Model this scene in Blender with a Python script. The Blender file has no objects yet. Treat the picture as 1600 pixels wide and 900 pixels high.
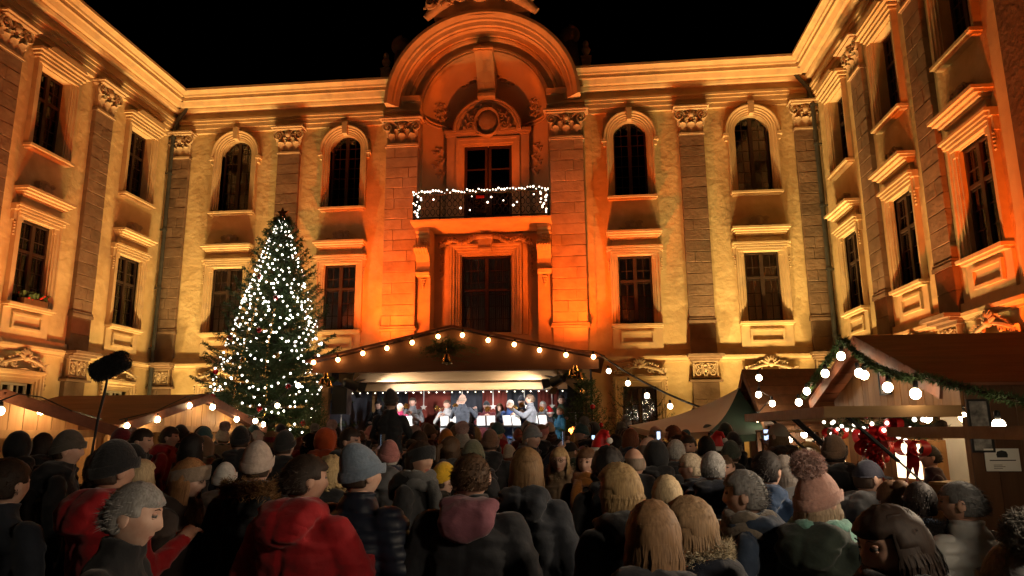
import bpy, bmesh, math, random
import numpy as np
from mathutils import Vector, Matrix, noise as mnoise
random.seed(7)
PI = math.pi
R = math.radians
SC = bpy.context.scene
COL = SC.collection

# ------------------------------------------------------------------ camera
cd = bpy.data.cameras.new('camera'); cam = bpy.data.objects.new('camera', cd); COL.objects.link(cam)
PIT, YAW, ROL = .19827, -.10327, -.006375
_r = Vector((math.cos(YAW), -math.sin(YAW), 0)); _f0 = Vector((math.sin(YAW), math.cos(YAW), 0)); _up = Vector((0, 0, 1))
_f = _f0*math.cos(PIT)+_up*math.sin(PIT); _u = -_f0*math.sin(PIT)+_up*math.cos(PIT)
_r2 = _r*math.cos(ROL)+_u*math.sin(ROL); _u2 = -_r*math.sin(ROL)+_u*math.cos(ROL)
m = Matrix((( _r2.x, _u2.x, -_f.x, 0), (_r2.y, _u2.y, -_f.y, 0), (_r2.z, _u2.z, -_f.z, 1.9), (0, 0, 0, 1)))
cam.matrix_world = m
cd.sensor_width = 36; cd.lens = 36*1112/1600; cd.clip_start = .05; cd.clip_end = 400
SC.camera = cam
# ------------------------------------------------------------------ night sky
wd = bpy.data.worlds.new('World'); SC.world = wd; wd.use_nodes = True
nt = wd.node_tree; bgn = nt.nodes['Background']
sky = nt.nodes.new('ShaderNodeTexSky'); sky.sky_type = 'NISHITA'; sky.sun_disc = False
sky.sun_elevation = R(-7); sky.sun_rotation = R(200)
nt.links.new(sky.outputs[0], bgn.inputs[0]); bgn.inputs[1].default_value = .05
# moon-weak sun lamp: it is night, the lamps of the place do the lighting
sl = bpy.data.lights.new('sun', 'SUN'); sl.energy = .002; sl.angle = R(.5); sl.color = (.8, .88, 1)
so = bpy.data.objects.new('sun', sl); COL.objects.link(so); so.rotation_euler = (R(40), 0, R(30))
# ------------------------------------------------------------------ exposure, render
vs = SC.view_settings; vs.view_transform = 'Standard'; vs.look = 'None'; vs.exposure = 0; vs.gamma = 1
try: SC.display_settings.display_device = 'sRGB'
except Exception: pass
vs.use_curve_mapping = False
cy = SC.cycles
cy.use_denoising = True; cy.max_bounces = 6; cy.diffuse_bounces = 3; cy.glossy_bounces = 3; cy.transparent_max_bounces = 8; cy.transmission_bounces = 4
cy.sample_clamp_indirect = 4; cy.sample_clamp_direct = 0; cy.caustics_reflective = False; cy.caustics_refractive = False
cy.use_light_tree = True

# ------------------------------------------------------------------ helpers
def tag(o, label=None, cat=None, group=None, kind=None):
    if label: o['label'] = label
    if cat: o['category'] = cat
    if group: o['group'] = group
    if kind: o['kind'] = kind
    return o
def empty(name, loc=(0, 0, 0), rz=0, parent=None):
    o = bpy.data.objects.new(name, None); COL.objects.link(o); o.location = loc; o.rotation_euler = (0, 0, rz)
    o.empty_display_size = .1
    if parent: o.parent = parent
    return o
def obj(name, mesh, parent=None, loc=(0, 0, 0), rot=(0, 0, 0), scale=None, mat=None, color=None):
    o = bpy.data.objects.new(name, mesh); COL.objects.link(o); o.location = loc; o.rotation_euler = rot
    if scale is not None: o.scale = scale if hasattr(scale, '__len__') else (scale,)*3
    if parent: o.parent = parent
    if mat is not None:
        if len(mesh.materials) == 0: mesh.materials.append(mat)
        else: o.material_slots[0].link = 'OBJECT'; o.material_slots[0].material = mat
    if color: o.color = tuple(color)+(1,) if len(color) == 3 else color
    return o
class MB:
    def __init__(s): s.v = []; s.f = []; s.m = []
    def add(s, vs_, fs_, mi=0, T=None):
        b = len(s.v)
        if T is not None: vs_ = [T @ Vector(p) for p in vs_]
        s.v.extend([tuple(p) for p in vs_]); s.f.extend([tuple(i+b for i in f) for f in fs_]); s.m.extend([mi]*len(fs_)); return s
    def box(s, c, d, mi=0, T=None, rz=0):
        x, y, z = [k/2 for k in d]
        p = [(-x, -y, -z), (x, -y, -z), (x, y, -z), (-x, y, -z), (-x, -y, z), (x, -y, z), (x, y, z), (-x, y, z)]
        if rz: cz, sz = math.cos(rz), math.sin(rz); p = [(a*cz-b*sz, a*sz+b*cz, q) for a, b, q in p]
        p = [(a+c[0], b+c[1], q+c[2]) for a, b, q in p]
        return s.add(p, [(0, 3, 2, 1), (4, 5, 6, 7), (0, 1, 5, 4), (1, 2, 6, 5), (2, 3, 7, 6), (3, 0, 4, 7)], mi, T)
    def bb(s, x0, x1, y0, y1, z0, z1, mi=0, T=None):
        return s.box(((x0+x1)/2, (y0+y1)/2, (z0+z1)/2), (abs(x1-x0), abs(y1-y0), abs(z1-z0)), mi, T)
    def beam(s, a, b, w, h, mi=0):
        a, b = Vector(a), Vector(b); d = b-a; L = d.length; d.normalize()
        up = Vector((0, 0, 1)) if abs(d.z) < .98 else Vector((0, 1, 0))
        sd = d.cross(up).normalized(); u2 = sd.cross(d)
        p = []
        for q in (a, b):
            for i, j in ((-1, -1), (1, -1), (1, 1), (-1, 1)): p.append(q+sd*(i*w/2)+u2*(j*h/2))
        return s.add(p, [(0, 1, 2, 3), (7, 6, 5, 4), (0, 4, 5, 1), (1, 5, 6, 2), (2, 6, 7, 3), (3, 7, 4, 0)], mi)
    def tube(s, path, rad, seg=8, mi=0, caps=True):
        P = [Vector(p) for p in path]; n = len(P)
        rads = rad if hasattr(rad, '__len__') else [rad]*n
        vs_ = []; prev = None
        for i, p in enumerate(P):
            t = (P[min(i+1, n-1)]-P[max(i-1, 0)])
            if t.length < 1e-9: t = Vector((0, 0, 1))
            t.normalize()
            if prev is None: a = Vector((0, 0, 1)) if abs(t.z) < .9 else Vector((1, 0, 0))
            else: a = prev
            n1 = a-t*a.dot(t)
            if n1.length < 1e-6: n1 = t.orthogonal()
            n1.normalize(); prev = n1; n2 = t.cross(n1)
            for k in range(seg): an = 2*PI*k/seg; vs_.append(p+(n1*math.cos(an)+n2*math.sin(an))*rads[i])
        fs_ = []
        for i in range(n-1):
            for k in range(seg):
                k2 = (k+1) % seg; fs_.append((i*seg+k, i*seg+k2, (i+1)*seg+k2, (i+1)*seg+k))
        if caps: fs_.append(tuple(range(seg))[::-1]); fs_.append(tuple((n-1)*seg+k for k in range(seg)))
        return s.add(vs_, fs_, mi)
    def ell(s, c, r, seg=10, rings=7, mi=0, T=None):
        r = r if hasattr(r, '__len__') else (r,)*3
        vs_ = [(0, 0, -r[2])]; fs_ = []
        for i in range(1, rings):
            a = -PI/2+PI*i/rings
            for k in range(seg): b = 2*PI*k/seg; vs_.append((r[0]*math.cos(a)*math.cos(b), r[1]*math.cos(a)*math.sin(b), r[2]*math.sin(a)))
        vs_.append((0, 0, r[2])); top = len(vs_)-1
        for k in range(seg): fs_.append((0, 1+(k+1) % seg, 1+k)); fs_.append((top, 1+(rings-2)*seg+k, 1+(rings-2)*seg+(k+1) % seg))
        for i in range(rings-2):
            for k in range(seg): k2 = (k+1) % seg; fs_.append((1+i*seg+k, 1+i*seg+k2, 1+(i+1)*seg+k2, 1+(i+1)*seg+k))
        if T is not None: vs_ = [T @ Vector(p) for p in vs_]
        return s.add([(p[0]+c[0], p[1]+c[1], p[2]+c[2]) for p in vs_], fs_, mi)
    def lathe(s, prof, c=(0, 0, 0), seg=16, mi=0, T=None, caps=True):
        vs_ = []; n = len(prof)
        for r, z in prof:
            for k in range(seg): a = 2*PI*k/seg; vs_.append((c[0]+r*math.cos(a), c[1]+r*math.sin(a), c[2]+z))
        fs_ = [(i*seg+k, i*seg+(k+1) % seg, (i+1)*seg+(k+1) % seg, (i+1)*seg+k) for i in range(n-1) for k in range(seg)]
        if caps: fs_ += [tuple(range(seg))[::-1], tuple((n-1)*seg+k for k in range(seg))]
        return s.add(vs_, fs_, mi, T)
    def prism(s, poly, y0, y1, mi=0, T=None):     # poly in (x,z), extruded along y
        n = len(poly); vs_ = [(a, y0, b) for a, b in poly]+[(a, y1, b) for a, b in poly]
        fs_ = [tuple(range(n)), tuple(range(2*n-1, n-1, -1))]+[(i, i+n, (i+1) % n+n, (i+1) % n) for i in range(n)]
        return s.add(vs_, fs_, mi, T)
    def sweep(s, path, prof, mi=0, closed=False, caps=True):
        # path in (u,z) of a wall, prof = [(offset to the left of travel, projection)], y = -projection
        n = len(path); P = [Vector((a, b)) for a, b in path]; k = len(prof); vs_ = []
        for i in range(n):
            if closed: a, b = P[i]-P[i-1], P[(i+1) % n]-P[i]
            else: a = P[i]-P[i-1] if i else P[1]-P[0]; b = P[i+1]-P[i] if i < n-1 else P[-1]-P[-2]
            a.normalize(); b.normalize()
            na, nb = Vector((-a.y, a.x)), Vector((-b.y, b.x)); nn = na+nb
            if nn.length < 1e-6: nn = na
            nn.normalize(); nn = nn/max(.3, nn.dot(na))
            for o, d in prof: q = P[i]+nn*o; vs_.append((q.x, -d, q.y))
        fs_ = []
        rng = n if closed else n-1
        for i in range(rng):
            j = (i+1) % n
            for q in range(k-1): fs_.append((i*k+q, i*k+q+1, j*k+q+1, j*k+q))
        if caps and not closed: fs_ += [tuple(range(k)), tuple((n-1)*k+q for q in range(k))[::-1]]
        return s.add(vs_, fs_, mi)
    def mesh(s, name, mats=(), smooth=False, recalc=True, autosmooth=None):
        me = bpy.data.meshes.new(name); me.from_pydata(s.v, [], s.f)
        for q in (mats if hasattr(mats, '__len__') else [mats]): me.materials.append(q)
        if any(s.m): me.polygons.foreach_set('material_index', s.m)
        if recalc:
            b = bmesh.new(); b.from_mesh(me); bmesh.ops.recalc_face_normals(b, faces=b.faces); b.to_mesh(me); b.free()
        if smooth: me.polygons.foreach_set('use_smooth', [True]*len(me.polygons))
        if autosmooth: me.set_sharp_from_angle(angle=R(autosmooth))
        me.update(); return me
    def build(s, name, mats, parent=None, smooth=False, loc=(0, 0, 0), rot=(0, 0, 0), autosmooth=None, recalc=True, color=None):
        return obj(name, s.mesh(name, mats, smooth or bool(autosmooth), recalc, autosmooth), parent, loc, rot, color=color)

# ------------------------------------------------------------------ materials
def N(t, ty, **k):
    n = t.nodes.new(ty)
    for a, b in k.items(): setattr(n, a, b)
    return n
def mat(name, c1, c2=None, rough=.8, scale=3., bump=0., bscale=None, metal=0., spec=.3, rand=0., objcol=False, stretch=None, detail=4., coat=0., sheen=0., dirt=None, bdist=.02, coord='pos'):
    ma = bpy.data.materials.new(name); ma.use_nodes = True; t = ma.node_tree; bs = t.nodes['Principled BSDF']; L = t.links.new
    bs.inputs['Roughness'].default_value = rough; bs.inputs['Metallic'].default_value = metal; bs.inputs['Specular IOR Level'].default_value = spec
    if coat: bs.inputs['Coat Weight'].default_value = coat
    if sheen: bs.inputs['Sheen Weight'].default_value = sheen; bs.inputs['Sheen Roughness'].default_value = .5
    if coord == 'pos': src = N(t, 'ShaderNodeNewGeometry').outputs['Position']
    else: src = N(t, 'ShaderNodeTexCoord').outputs['Object']
    if stretch:
        mp = N(t, 'ShaderNodeMapping'); mp.inputs['Scale'].default_value = stretch; L(src, mp.inputs[0]); src = mp.outputs[0]
    nz = N(t, 'ShaderNodeTexNoise'); nz.inputs['Scale'].default_value = scale; nz.inputs['Detail'].default_value = detail; L(src, nz.inputs['Vector'])
    mx = N(t, 'ShaderNodeMix', data_type='RGBA'); A, B = mx.inputs[6], mx.inputs[7]
    rp = N(t, 'ShaderNodeMapRange'); rp.inputs[1].default_value = .3; rp.inputs[2].default_value = .7; L(nz.outputs['Fac'], rp.inputs[0]); L(rp.outputs[0], mx.inputs[0])
    oi = N(t, 'ShaderNodeObjectInfo') if (rand or objcol) else None
    if objcol:
        g = N(t, 'ShaderNodeMix', data_type='RGBA', blend_type='MULTIPLY'); g.inputs[0].default_value = 1; L(oi.outputs['Color'], g.inputs[6]); g.inputs[7].default_value = tuple(c1)+(1,); L(g.outputs[2], A)
        g2 = N(t, 'ShaderNodeMix', data_type='RGBA', blend_type='MULTIPLY'); g2.inputs[0].default_value = 1; L(oi.outputs['Color'], g2.inputs[6]); g2.inputs[7].default_value = tuple(c2 or c1)+(1,); L(g2.outputs[2], B)
    else: A.default_value = tuple(c1)+(1,); B.default_value = tuple(c2 or c1)+(1,)
    out = mx.outputs[2]
    if dirt:
        n2 = N(t, 'ShaderNodeTexNoise'); n2.inputs['Scale'].default_value = dirt[1]; n2.inputs['Detail'].default_value = 6; L(src, n2.inputs['Vector'])
        r2 = N(t, 'ShaderNodeMapRange'); r2.inputs[1].default_value = .52; r2.inputs[2].default_value = .72; r2.inputs[4].default_value = dirt[2]; L(n2.outputs['Fac'], r2.inputs[0])
        m2 = N(t, 'ShaderNodeMix', data_type='RGBA'); L(r2.outputs[0], m2.inputs[0]); L(out, m2.inputs[6]); m2.inputs[7].default_value = tuple(dirt[0])+(1,); out = m2.outputs[2]
    if rand:
        r3 = N(t, 'ShaderNodeMapRange'); r3.inputs[3].default_value = 1-rand; r3.inputs[4].default_value = 1+rand; L(oi.outputs['Random'], r3.inputs[0])
        hs = N(t, 'ShaderNodeHueSaturation'); L(r3.outputs[0], hs.inputs['Value']); L(out, hs.inputs['Color']); out = hs.outputs[0]
    L(out, bs.inputs['Base Color'])
    if bump:
        nb = N(t, 'ShaderNodeTexNoise'); nb.inputs['Scale'].default_value = bscale or scale*4; nb.inputs['Detail'].default_value = 5; L(src, nb.inputs['Vector'])
        bp = N(t, 'ShaderNodeBump'); bp.inputs['Strength'].default_value = bump; bp.inputs['Distance'].default_value = bdist; L(nb.outputs['Fac'], bp.inputs['Height']); L(bp.outputs[0], bs.inputs['Normal'])
    return ma
def emat(name, col, st):
    ma = bpy.data.materials.new(name); ma.use_nodes = True; bs = ma.node_tree.nodes['Principled BSDF']
    bs.inputs['Base Color'].default_value = tuple(min(1, c) for c in col)+(1,); bs.inputs['Emission Color'].default_value = tuple(col)+(1,); bs.inputs['Emission Strength'].default_value = st
    return ma
def glassmat(name, tint=(.8, .8, .8), f=.1, rough=.03):
    ma = bpy.data.materials.new(name); ma.use_nodes = True; t = ma.node_tree; t.nodes.clear()
    o = N(t, 'ShaderNodeOutputMaterial'); tr = N(t, 'ShaderNodeBsdfTransparent'); tr.inputs[0].default_value = tuple(tint)+(1,)
    gl = N(t, 'ShaderNodeBsdfGlossy'); gl.inputs['Roughness'].default_value = rough; gl.inputs[0].default_value = (.9, .9, .9, 1)
    lw = N(t, 'ShaderNodeFresnel'); lw.inputs[0].default_value = 1.5
    nz = N(t, 'ShaderNodeTexNoise'); nz.inputs['Scale'].default_value = 5; bp = N(t, 'ShaderNodeBump'); bp.inputs['Strength'].default_value = .15; bp.inputs['Distance'].default_value = .01
    t.links.new(nz.outputs['Fac'], bp.inputs['Height']); t.links.new(bp.outputs[0], gl.inputs['Normal']); t.links.new(bp.outputs[0], lw.inputs['Normal'])
    mx = N(t, 'ShaderNodeMixShader'); t.links.new(lw.outputs[0], mx.inputs[0]); t.links.new(tr.outputs[0], mx.inputs[1]); t.links.new(gl.outputs[0], mx.inputs[2]); t.links.new(mx.outputs[0], o.inputs[0])
    return ma
m_plaster = mat('plaster', (.54, .36, .18), (.66, .47, .25), rough=.92, scale=.9, bump=.4, bscale=6, bdist=.02, dirt=((.3, .2, .11), .9, .5))
m_plaster2 = mat('rough_plaster', (.54, .39, .19), (.67, .51, .27), rough=.95, scale=2.2, bump=.6, bscale=5, bdist=.045, dirt=((.3, .2, .11), .9, .55))
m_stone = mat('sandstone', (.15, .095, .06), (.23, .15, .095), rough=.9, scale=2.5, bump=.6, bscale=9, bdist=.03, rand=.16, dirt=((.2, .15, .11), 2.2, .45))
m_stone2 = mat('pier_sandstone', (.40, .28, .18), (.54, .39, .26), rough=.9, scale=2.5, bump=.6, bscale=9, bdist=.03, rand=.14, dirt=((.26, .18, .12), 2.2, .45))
m_trim = mat('trim_stone', (.47, .33, .175), (.57, .42, .235), rough=.88, scale=2., bump=.35, bscale=10, bdist=.015, dirt=((.34, .26, .18), 3., .6))
m_carve = mat('carved_stone', (.36, .26, .155), (.47, .35, .215), rough=.88, scale=5., bump=.5, bscale=18, bdist=.015, dirt=((.28, .21, .15), 6., .5))
m_frame = mat('dark_window_wood', (.035, .02, .014), (.05, .03, .02), rough=.5, scale=8)
m_framew = mat('cream_window_wood', (.62, .55, .42), (.66, .6, .47), rough=.5, scale=8)
m_glass = glassmat('window_glass')
m_room = mat('dark_room', (.012, .010, .009), rough=1)
m_curt = mat('curtain_cloth', (.62, .55, .46), (.74, .66, .56), rough=.95, scale=1., stretch=(14, 14, .4))
m_roof = mat('slate', (.03, .028, .028), (.05, .045, .045), rough=.8, scale=4)
m_iron = mat('wrought_iron', (.012, .012, .012), (.02, .02, .02), rough=.5, scale=6, metal=.4)
m_lead = mat('zinc_pipe', (.055, .06, .06), (.085, .09, .09), rough=.5, scale=5, metal=.5)
m_ground = mat('cobble', (.09, .08, .075), (.15, .135, .12), rough=.85, scale=6, bump=1, bscale=9, bdist=.03)
m_lampw = emat('warm_bulb', (1, .78, .48), 60)
# ================================================================== ground
g = MB(); nG = 40
for i in range(nG+1):
    for j in range(nG+1): yy = -30+100*j/nG; g.v.append((-60+120*i/nG, yy, max(0, min(.2, .018*(yy-3)))))
for i in range(nG):
    for j in range(nG): a = i*(nG+1)+j; g.f.append((a, a+nG+1, a+nG+2, a+1)); g.m.append(0)
tag(g.build('ground', m_ground), kind='structure')

# ================================================================== palace pieces (local frame: x along wall, -y out of the wall, z up)
X0, YF, XL, XR = -3.158, 22., -14.14, 7.463
MC = {}
def cached(key, fn):
    if key not in MC: MC[key] = fn()
    return MC[key]
def spiral(mb, c, r, turns, w, y, flip=1, a0=0., mi=0, n=22, seg=5, taper=.5):
    p = []; rr = []
    for i in range(n+1):
        t = i/n; a = a0+flip*t*turns*2*PI; q = r*(1-t*.85)
        p.append((c[0]+q*math.cos(a), y-.02*t, c[1]+q*math.sin(a))); rr.append(w*(1-t*taper))
    mb.tube(p, rr, seg, mi); return mb
def leaf(mb, c, w, h, out, tilt=0., mi=0):
    # curling acanthus leaf standing at c=(u,d,z)
    n = 5; vs_ = []
    for i in range(n+1):
        t = i/n; ww = w*(.55+.6*math.sin(PI*min(1, t*.9+.1)))*(1-.35*t*t)/2; z = c[2]+h*math.sin(t*PI*.62)/math.sin(PI*.62)*1.0; d = c[1]+out*(t**2.2)
        x = c[0]+tilt*t
        vs_ += [(x-ww, -(d-.01), z), (x, -(d+.03), z+.004), (x+ww, -(d-.01), z), (x, -(d-.03), z)]
    fs_ = []
    for i in range(n):
        a = i*4; b = a+4
        for k in range(4): fs_.append((a+k, a+(k+1) % 4, b+(k+1) % 4, b+k))
    fs_ += [(3, 2, 1, 0), (n*4, n*4+1, n*4+2, n*4+3)]
    mb.add(vs_, fs_, mi)
def capital_mesh(w):
    mb = MB(); k = w/.78
    mb.bb(-.36*k, .36*k, -.14, .1, 0, .8)
    mb.bb(-.40*k, .40*k, -.2, .1, -.03, .03)
    for u in (-.27*k, 0, .27*k): leaf(mb, (u, .15, .03), .24, .3, .14)
    for u in (-.14*k, .14*k): leaf(mb, (u, .14, .22), .2, .27, .12)
    for s_ in (-1, 1):
        c = (s_*.36*k, .60); spiral(mb, c, .17, 1.6, .042, -.22, flip=-s_, a0=PI/2 if s_ > 0 else PI/2, n=20)
        mb.ell((c[0], -.22, c[1]), (.05, .07, .05), 8, 5)
        mb.tube([(s_*.10, -.19, .42), (s_*.16, -.2, .6), (s_*.26, -.21, .74), (s_*.36*k, -.22, .77)], .04, 5)
        leaf(mb, (s_*.36*k, .17, .26), .16, .18, .12)
    mb.ell((0, -.24, .62), (.10, .09, .11), 9, 6)
    for q in range(8): a = q*PI/4; mb.ell((.13*math.cos(a), -.22, .62+.13*math.sin(a)), (.05, .05, .05), 6, 4)
    mb.bb(-.5*k, .5*k, -.36, .1, .77, .82); mb.bb(-.56*k, .56*k, -.44, .1, .82, .87)
    return mb.mesh('capital', m_carve, autosmooth=40, smooth=True)
def relief_mesh(w, h):
    mb = MB(); mb.bb(-w/2, w/2, -.02, .06, -h/2, h/2)
    f = .035
    for a, b, c, d in ((-w/2, w/2, h/2-f, h/2), (-w/2, w/2, -h/2, -h/2+f), (-w/2, -w/2+f, -h/2+f, h/2-f), (w/2-f, w/2, -h/2+f, h/2-f)): mb.bb(a, b, -.06, .05, c, d)
    for s_ in (-1, 1):
        spiral(mb, (s_*w*.24, h*.17), h*.2, 1.5, .026, -.05, flip=s_, a0=-PI/2)
        spiral(mb, (s_*w*.27, -h*.2), h*.18, 1.4, .024, -.05, flip=-s_, a0=PI/2)
        mb.tube([(s_*.02, -.05, -h*.4), (s_*w*.1, -.06, -h*.1), (s_*w*.08, -.05, h*.2), (s_*w*.2, -.05, h*.38)], .024, 5)
        for q in range(4): mb.ell((s_*w*(.1+.09*q), -.045, h*(.35-.22*q % .6)), (.04, .03, .028), 6, 4)
    mb.ell((0, -.05, 0), (.06, .05, .09), 8, 5); mb.ell((0, -.05, .13), (.05, .05, .05), 8, 5)
    return mb.mesh('relief_panel', m_carve, smooth=True, autosmooth=40)
def rocaille_mesh(w, h, seed):
    # shell crest over ground-floor windows: scrolls, shell fan, leaves
    rnd = random.Random(seed); mb = MB()
    for s_ in (-1, 1):
        spiral(mb, (s_*w*.40, h*.16), h*.17, 1.5, .035, -.12, flip=-s_, a0=PI*.5)
        spiral(mb, (s_*w*.20, h*.34), h*.16, 1.4, .035, -.14, flip=s_, a0=-PI*.2)
        mb.tube([(s_*w*.5, -.1, -.02), (s_*w*.42, -.13, h*.30), (s_*w*.28, -.15, h*.42), (s_*w*.14, -.16, h*.5), (0, -.17, h*.56)], [.03, .04, .045, .04, .04], 6)
        mb.tube([(s_*w*.5, -.1, .02), (s_*w*.3, -.12, .03), (s_*w*.1, -.14, h*.1), (0, -.15, h*.14)], .03, 5)
        for q in range(9):
            t = (q+.5)/9; u = s_*w*(.06+.44*t); z = h*(.5-.42*t)+rnd.uniform(-.04, .06); leaf(mb, (u, .12, z), .11, .14, .06, tilt=s_*.05)
        for q in range(5): mb.ell((s_*w*(.5+rnd.uniform(-.01, .03)), -.1, -.03-.09*q), (.035, .04, .04), 6, 4)
    for q in range(7):
        a = PI*(q+.5)/7; mb.tube([(0, -.17, h*.55), (h*.2*math.cos(a), -.2, h*.55+h*.25*math.sin(a)), (h*.34*math.cos(a), -.17, h*.6+h*.36*math.sin(a))], [.02, .045, .03], 5)
    mb.ell((0, -.19, h*.55), (.09, .08, .08), 8, 5)
    return mb.mesh('rocaille_crest', m_carve, smooth=True, autosmooth=50)
def block_mesh(w, h, d, seed, ma=None):
    rnd = random.Random(seed); j = lambda a: rnd.uniform(-a, a); c = .012
    mb = MB(); x, z = w/2-.004, h/2-.005
    B = [(-x, .06, -z), (x, .06, -z), (x, .06, z), (-x, .06, z)]; Mi = [(-x, -d+c, -z), (x, -d+c, -z), (x, -d+c, z), (-x, -d+c, z)]
    F = [(-x+c+j(.004), -d+j(.008), -z+c+j(.006)), (x-c+j(.004), -d+j(.008), -z+c+j(.006)), (x-c+j(.004), -d+j(.008), z-c+j(.006)), (-x+c+j(.004), -d+j(.008), z-c+j(.006))]
    fs_ = [(8, 9, 10, 11)]
    for a in (0, 4):
        for k in range(4): fs_.append((a+k, a+(k+1) % 4, a+4+(k+1) % 4, a+4+k))
    fs_.append((3, 2, 1, 0))
    mb.add(B+Mi+F, fs_); return mb.mesh('stone_block', ma or m_stone)
def BLK(w, h, d, ma=None): return [cached(('blk', round(w, 2), round(h, 2), round(d, 2), q), lambda q=q: block_mesh(w, h, d, q, ma)) for q in range(3)]
brnd = random.Random(3)
def stack(parent, u0, u1, d, z0, z1, n, split=None, single=.0):
    # courses of stone between u0..u1; split: joint positions alternate
    hh = (z1-z0)/n
    for i in range(n):
        z = z0+hh*(i+.5); w = u1-u0
        if split and brnd.random() > single:
            cut = split[i % len(split)]; segs = [(u0, u0+w*cut), (u0+w*cut, u1)]
        else: segs = [(u0, u1)]
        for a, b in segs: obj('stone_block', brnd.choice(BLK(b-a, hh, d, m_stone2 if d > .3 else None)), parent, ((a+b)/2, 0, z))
def pilaster(parent, u, w=.78, corner=0, n=17, ground=True):
    mb = MB()
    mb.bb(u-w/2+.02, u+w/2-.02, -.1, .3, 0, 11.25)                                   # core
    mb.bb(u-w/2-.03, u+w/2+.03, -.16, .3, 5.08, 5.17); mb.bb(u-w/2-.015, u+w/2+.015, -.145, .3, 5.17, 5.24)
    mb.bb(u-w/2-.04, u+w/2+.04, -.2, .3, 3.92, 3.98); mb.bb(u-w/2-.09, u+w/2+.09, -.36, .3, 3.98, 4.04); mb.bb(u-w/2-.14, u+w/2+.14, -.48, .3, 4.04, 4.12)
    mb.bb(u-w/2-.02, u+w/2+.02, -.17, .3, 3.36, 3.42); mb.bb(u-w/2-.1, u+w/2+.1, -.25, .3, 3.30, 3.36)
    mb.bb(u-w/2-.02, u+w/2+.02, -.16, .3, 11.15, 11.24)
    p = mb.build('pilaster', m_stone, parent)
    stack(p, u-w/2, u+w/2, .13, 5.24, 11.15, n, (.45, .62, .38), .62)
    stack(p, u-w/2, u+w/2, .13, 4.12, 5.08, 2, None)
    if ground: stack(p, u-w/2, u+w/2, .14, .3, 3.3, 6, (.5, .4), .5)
    obj('relief_panel', cached(('rel', w), lambda: relief_mesh(w-.04, .50)), p, (u, -.13, 3.67))
    obj('capital', cached(('cap', w), lambda: capital_mesh(w)), p, (u, 0, 11.2))
    return p
PROF_CORN = [(-.2, 0), (-.2, .1), (-.05, .1), (-.05, .15), (.10, .15), (.10, .19), (.2, .19), (.2, .23), (.28, .23), (.30, .13), (.52, .13), (.54, .27), (.62, .31), (.66, .31), (.66, .43), (.72, .47), (.80, .52), (.80, .60), (.92, .60), (.92, .66), (.98, .68), (1.06, .78), (1.06, .82), (1.14, .82), (1.14, -.3)]
def entablature(parent, u0, u1, brk=()):
    mb = MB(); mb.sweep([(u0, 12.28), (u1, 12.28)], PROF_CORN)
    o = mb.build('entablature', m_trim, parent)
    for (a, b) in brk:      # ressaut above each pilaster
        m2 = MB(); m2.sweep([(a, 12.28-.19), (b, 12.28-.19)], [(0, 0), (0, .22), (.12, .22), (.12, .27), (.24, .27), (.24, .33), (.34, .33), (.36, .25), (.62, .25), (.64, .33), (.76, .38), (.76, .0)])
        m2.build('ressaut', m_trim, o)
    return o
def string_course(parent, u0, u1):
    mb = MB(); mb.sweep([(u0, 3.93), (u1, 3.93)], [(0, 0), (0, .06), (.05, .06), (.05, .1), (.1, .12), (.1, .17), (.17, .17), (.17, .09), (.37, .07), (.37, 0)])
    mb.build('string_course', m_trim, parent)
def glazing(parent_o, u, z0, z1, w, cols, rows, dep, fm, arch=False, transom=None, curtain=False, pn='pane', open_leaf=False):
    # dark wood casements with leaded panes set back in the opening
    mb = MB(); y = dep; fw = .055
    mb.bb(-w/2, -w/2+fw, y-.05, y+.03, z0, z1); mb.bb(w/2-fw, w/2, y-.05, y+.03, z0, z1); mb.bb(-w/2+fw, w/2-fw, y-.05, y+.03, z0, z0+fw); mb.bb(-w/2+fw, w/2-fw, y-.05, y+.03, z1-fw, z1)
    mb.bb(-.055, .055, y-.06, y+.03, z0+fw, z1-fw)
    tz = transom if transom else None
    if tz: mb.bb(-w/2+fw, w/2-fw, y-.055, y+.02, tz-.035, tz+.035)
    cw = (w/2-fw-.055)/cols; ch = (z1-z0-2*fw)/rows
    for s_ in (-1, 1):
        for c in range(1, cols):
            x = s_*(.055+cw*c); mb.bb(x-.009, x+.009, y-.02, y+.015, z0+fw, z1-fw)
        for r_ in range(1, rows): zz = z0+fw+ch*r_; mb.bb(min(s_*.055, s_*(w/2-fw)), max(s_*.055, s_*(w/2-fw)), y-.018, y+.013, zz-.009, zz+.009)
    wo = mb.build('window', fm, parent_o, loc=(u, 0, 0))
    pm = cached(('pane', round(cw, 3), round(ch, 3)), lambda: MB().bb(-cw/2+.004, cw/2-.004, -.003, .003, -ch/2+.004, ch/2-.004).mesh('pane', m_glass))
    for s_ in (-1, 1):
        for c in range(cols):
            for r_ in range(rows):
                o = obj('pane', pm, wo, (s_*(.055+cw*(c+.5)), y, z0+fw+ch*(r_+.5)), (R(brnd.uniform(-.8, .8)), 0, R(brnd.uniform(-.8, .8))))
    if curtain:
        c = MB(); n = 40
        for s_ in (-1, 1):
            vs_ = []; x0, x1 = .06, w/2-.03
            for i in range(n+1):
                x = x0+(x1-x0)*i/n; d = .06+.014*math.sin(i*1.7)+.006*math.sin(i*.6)
                vs_ += [(s_*x, y+d, z0+.02), (s_*x, y+d, z1-.02)]
            c.add(vs_, [(2*i, 2*i+2, 2*i+3, 2*i+1) for i in range(n)])
        c.build('curtain', m_curt, wo)
    return wo
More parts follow.
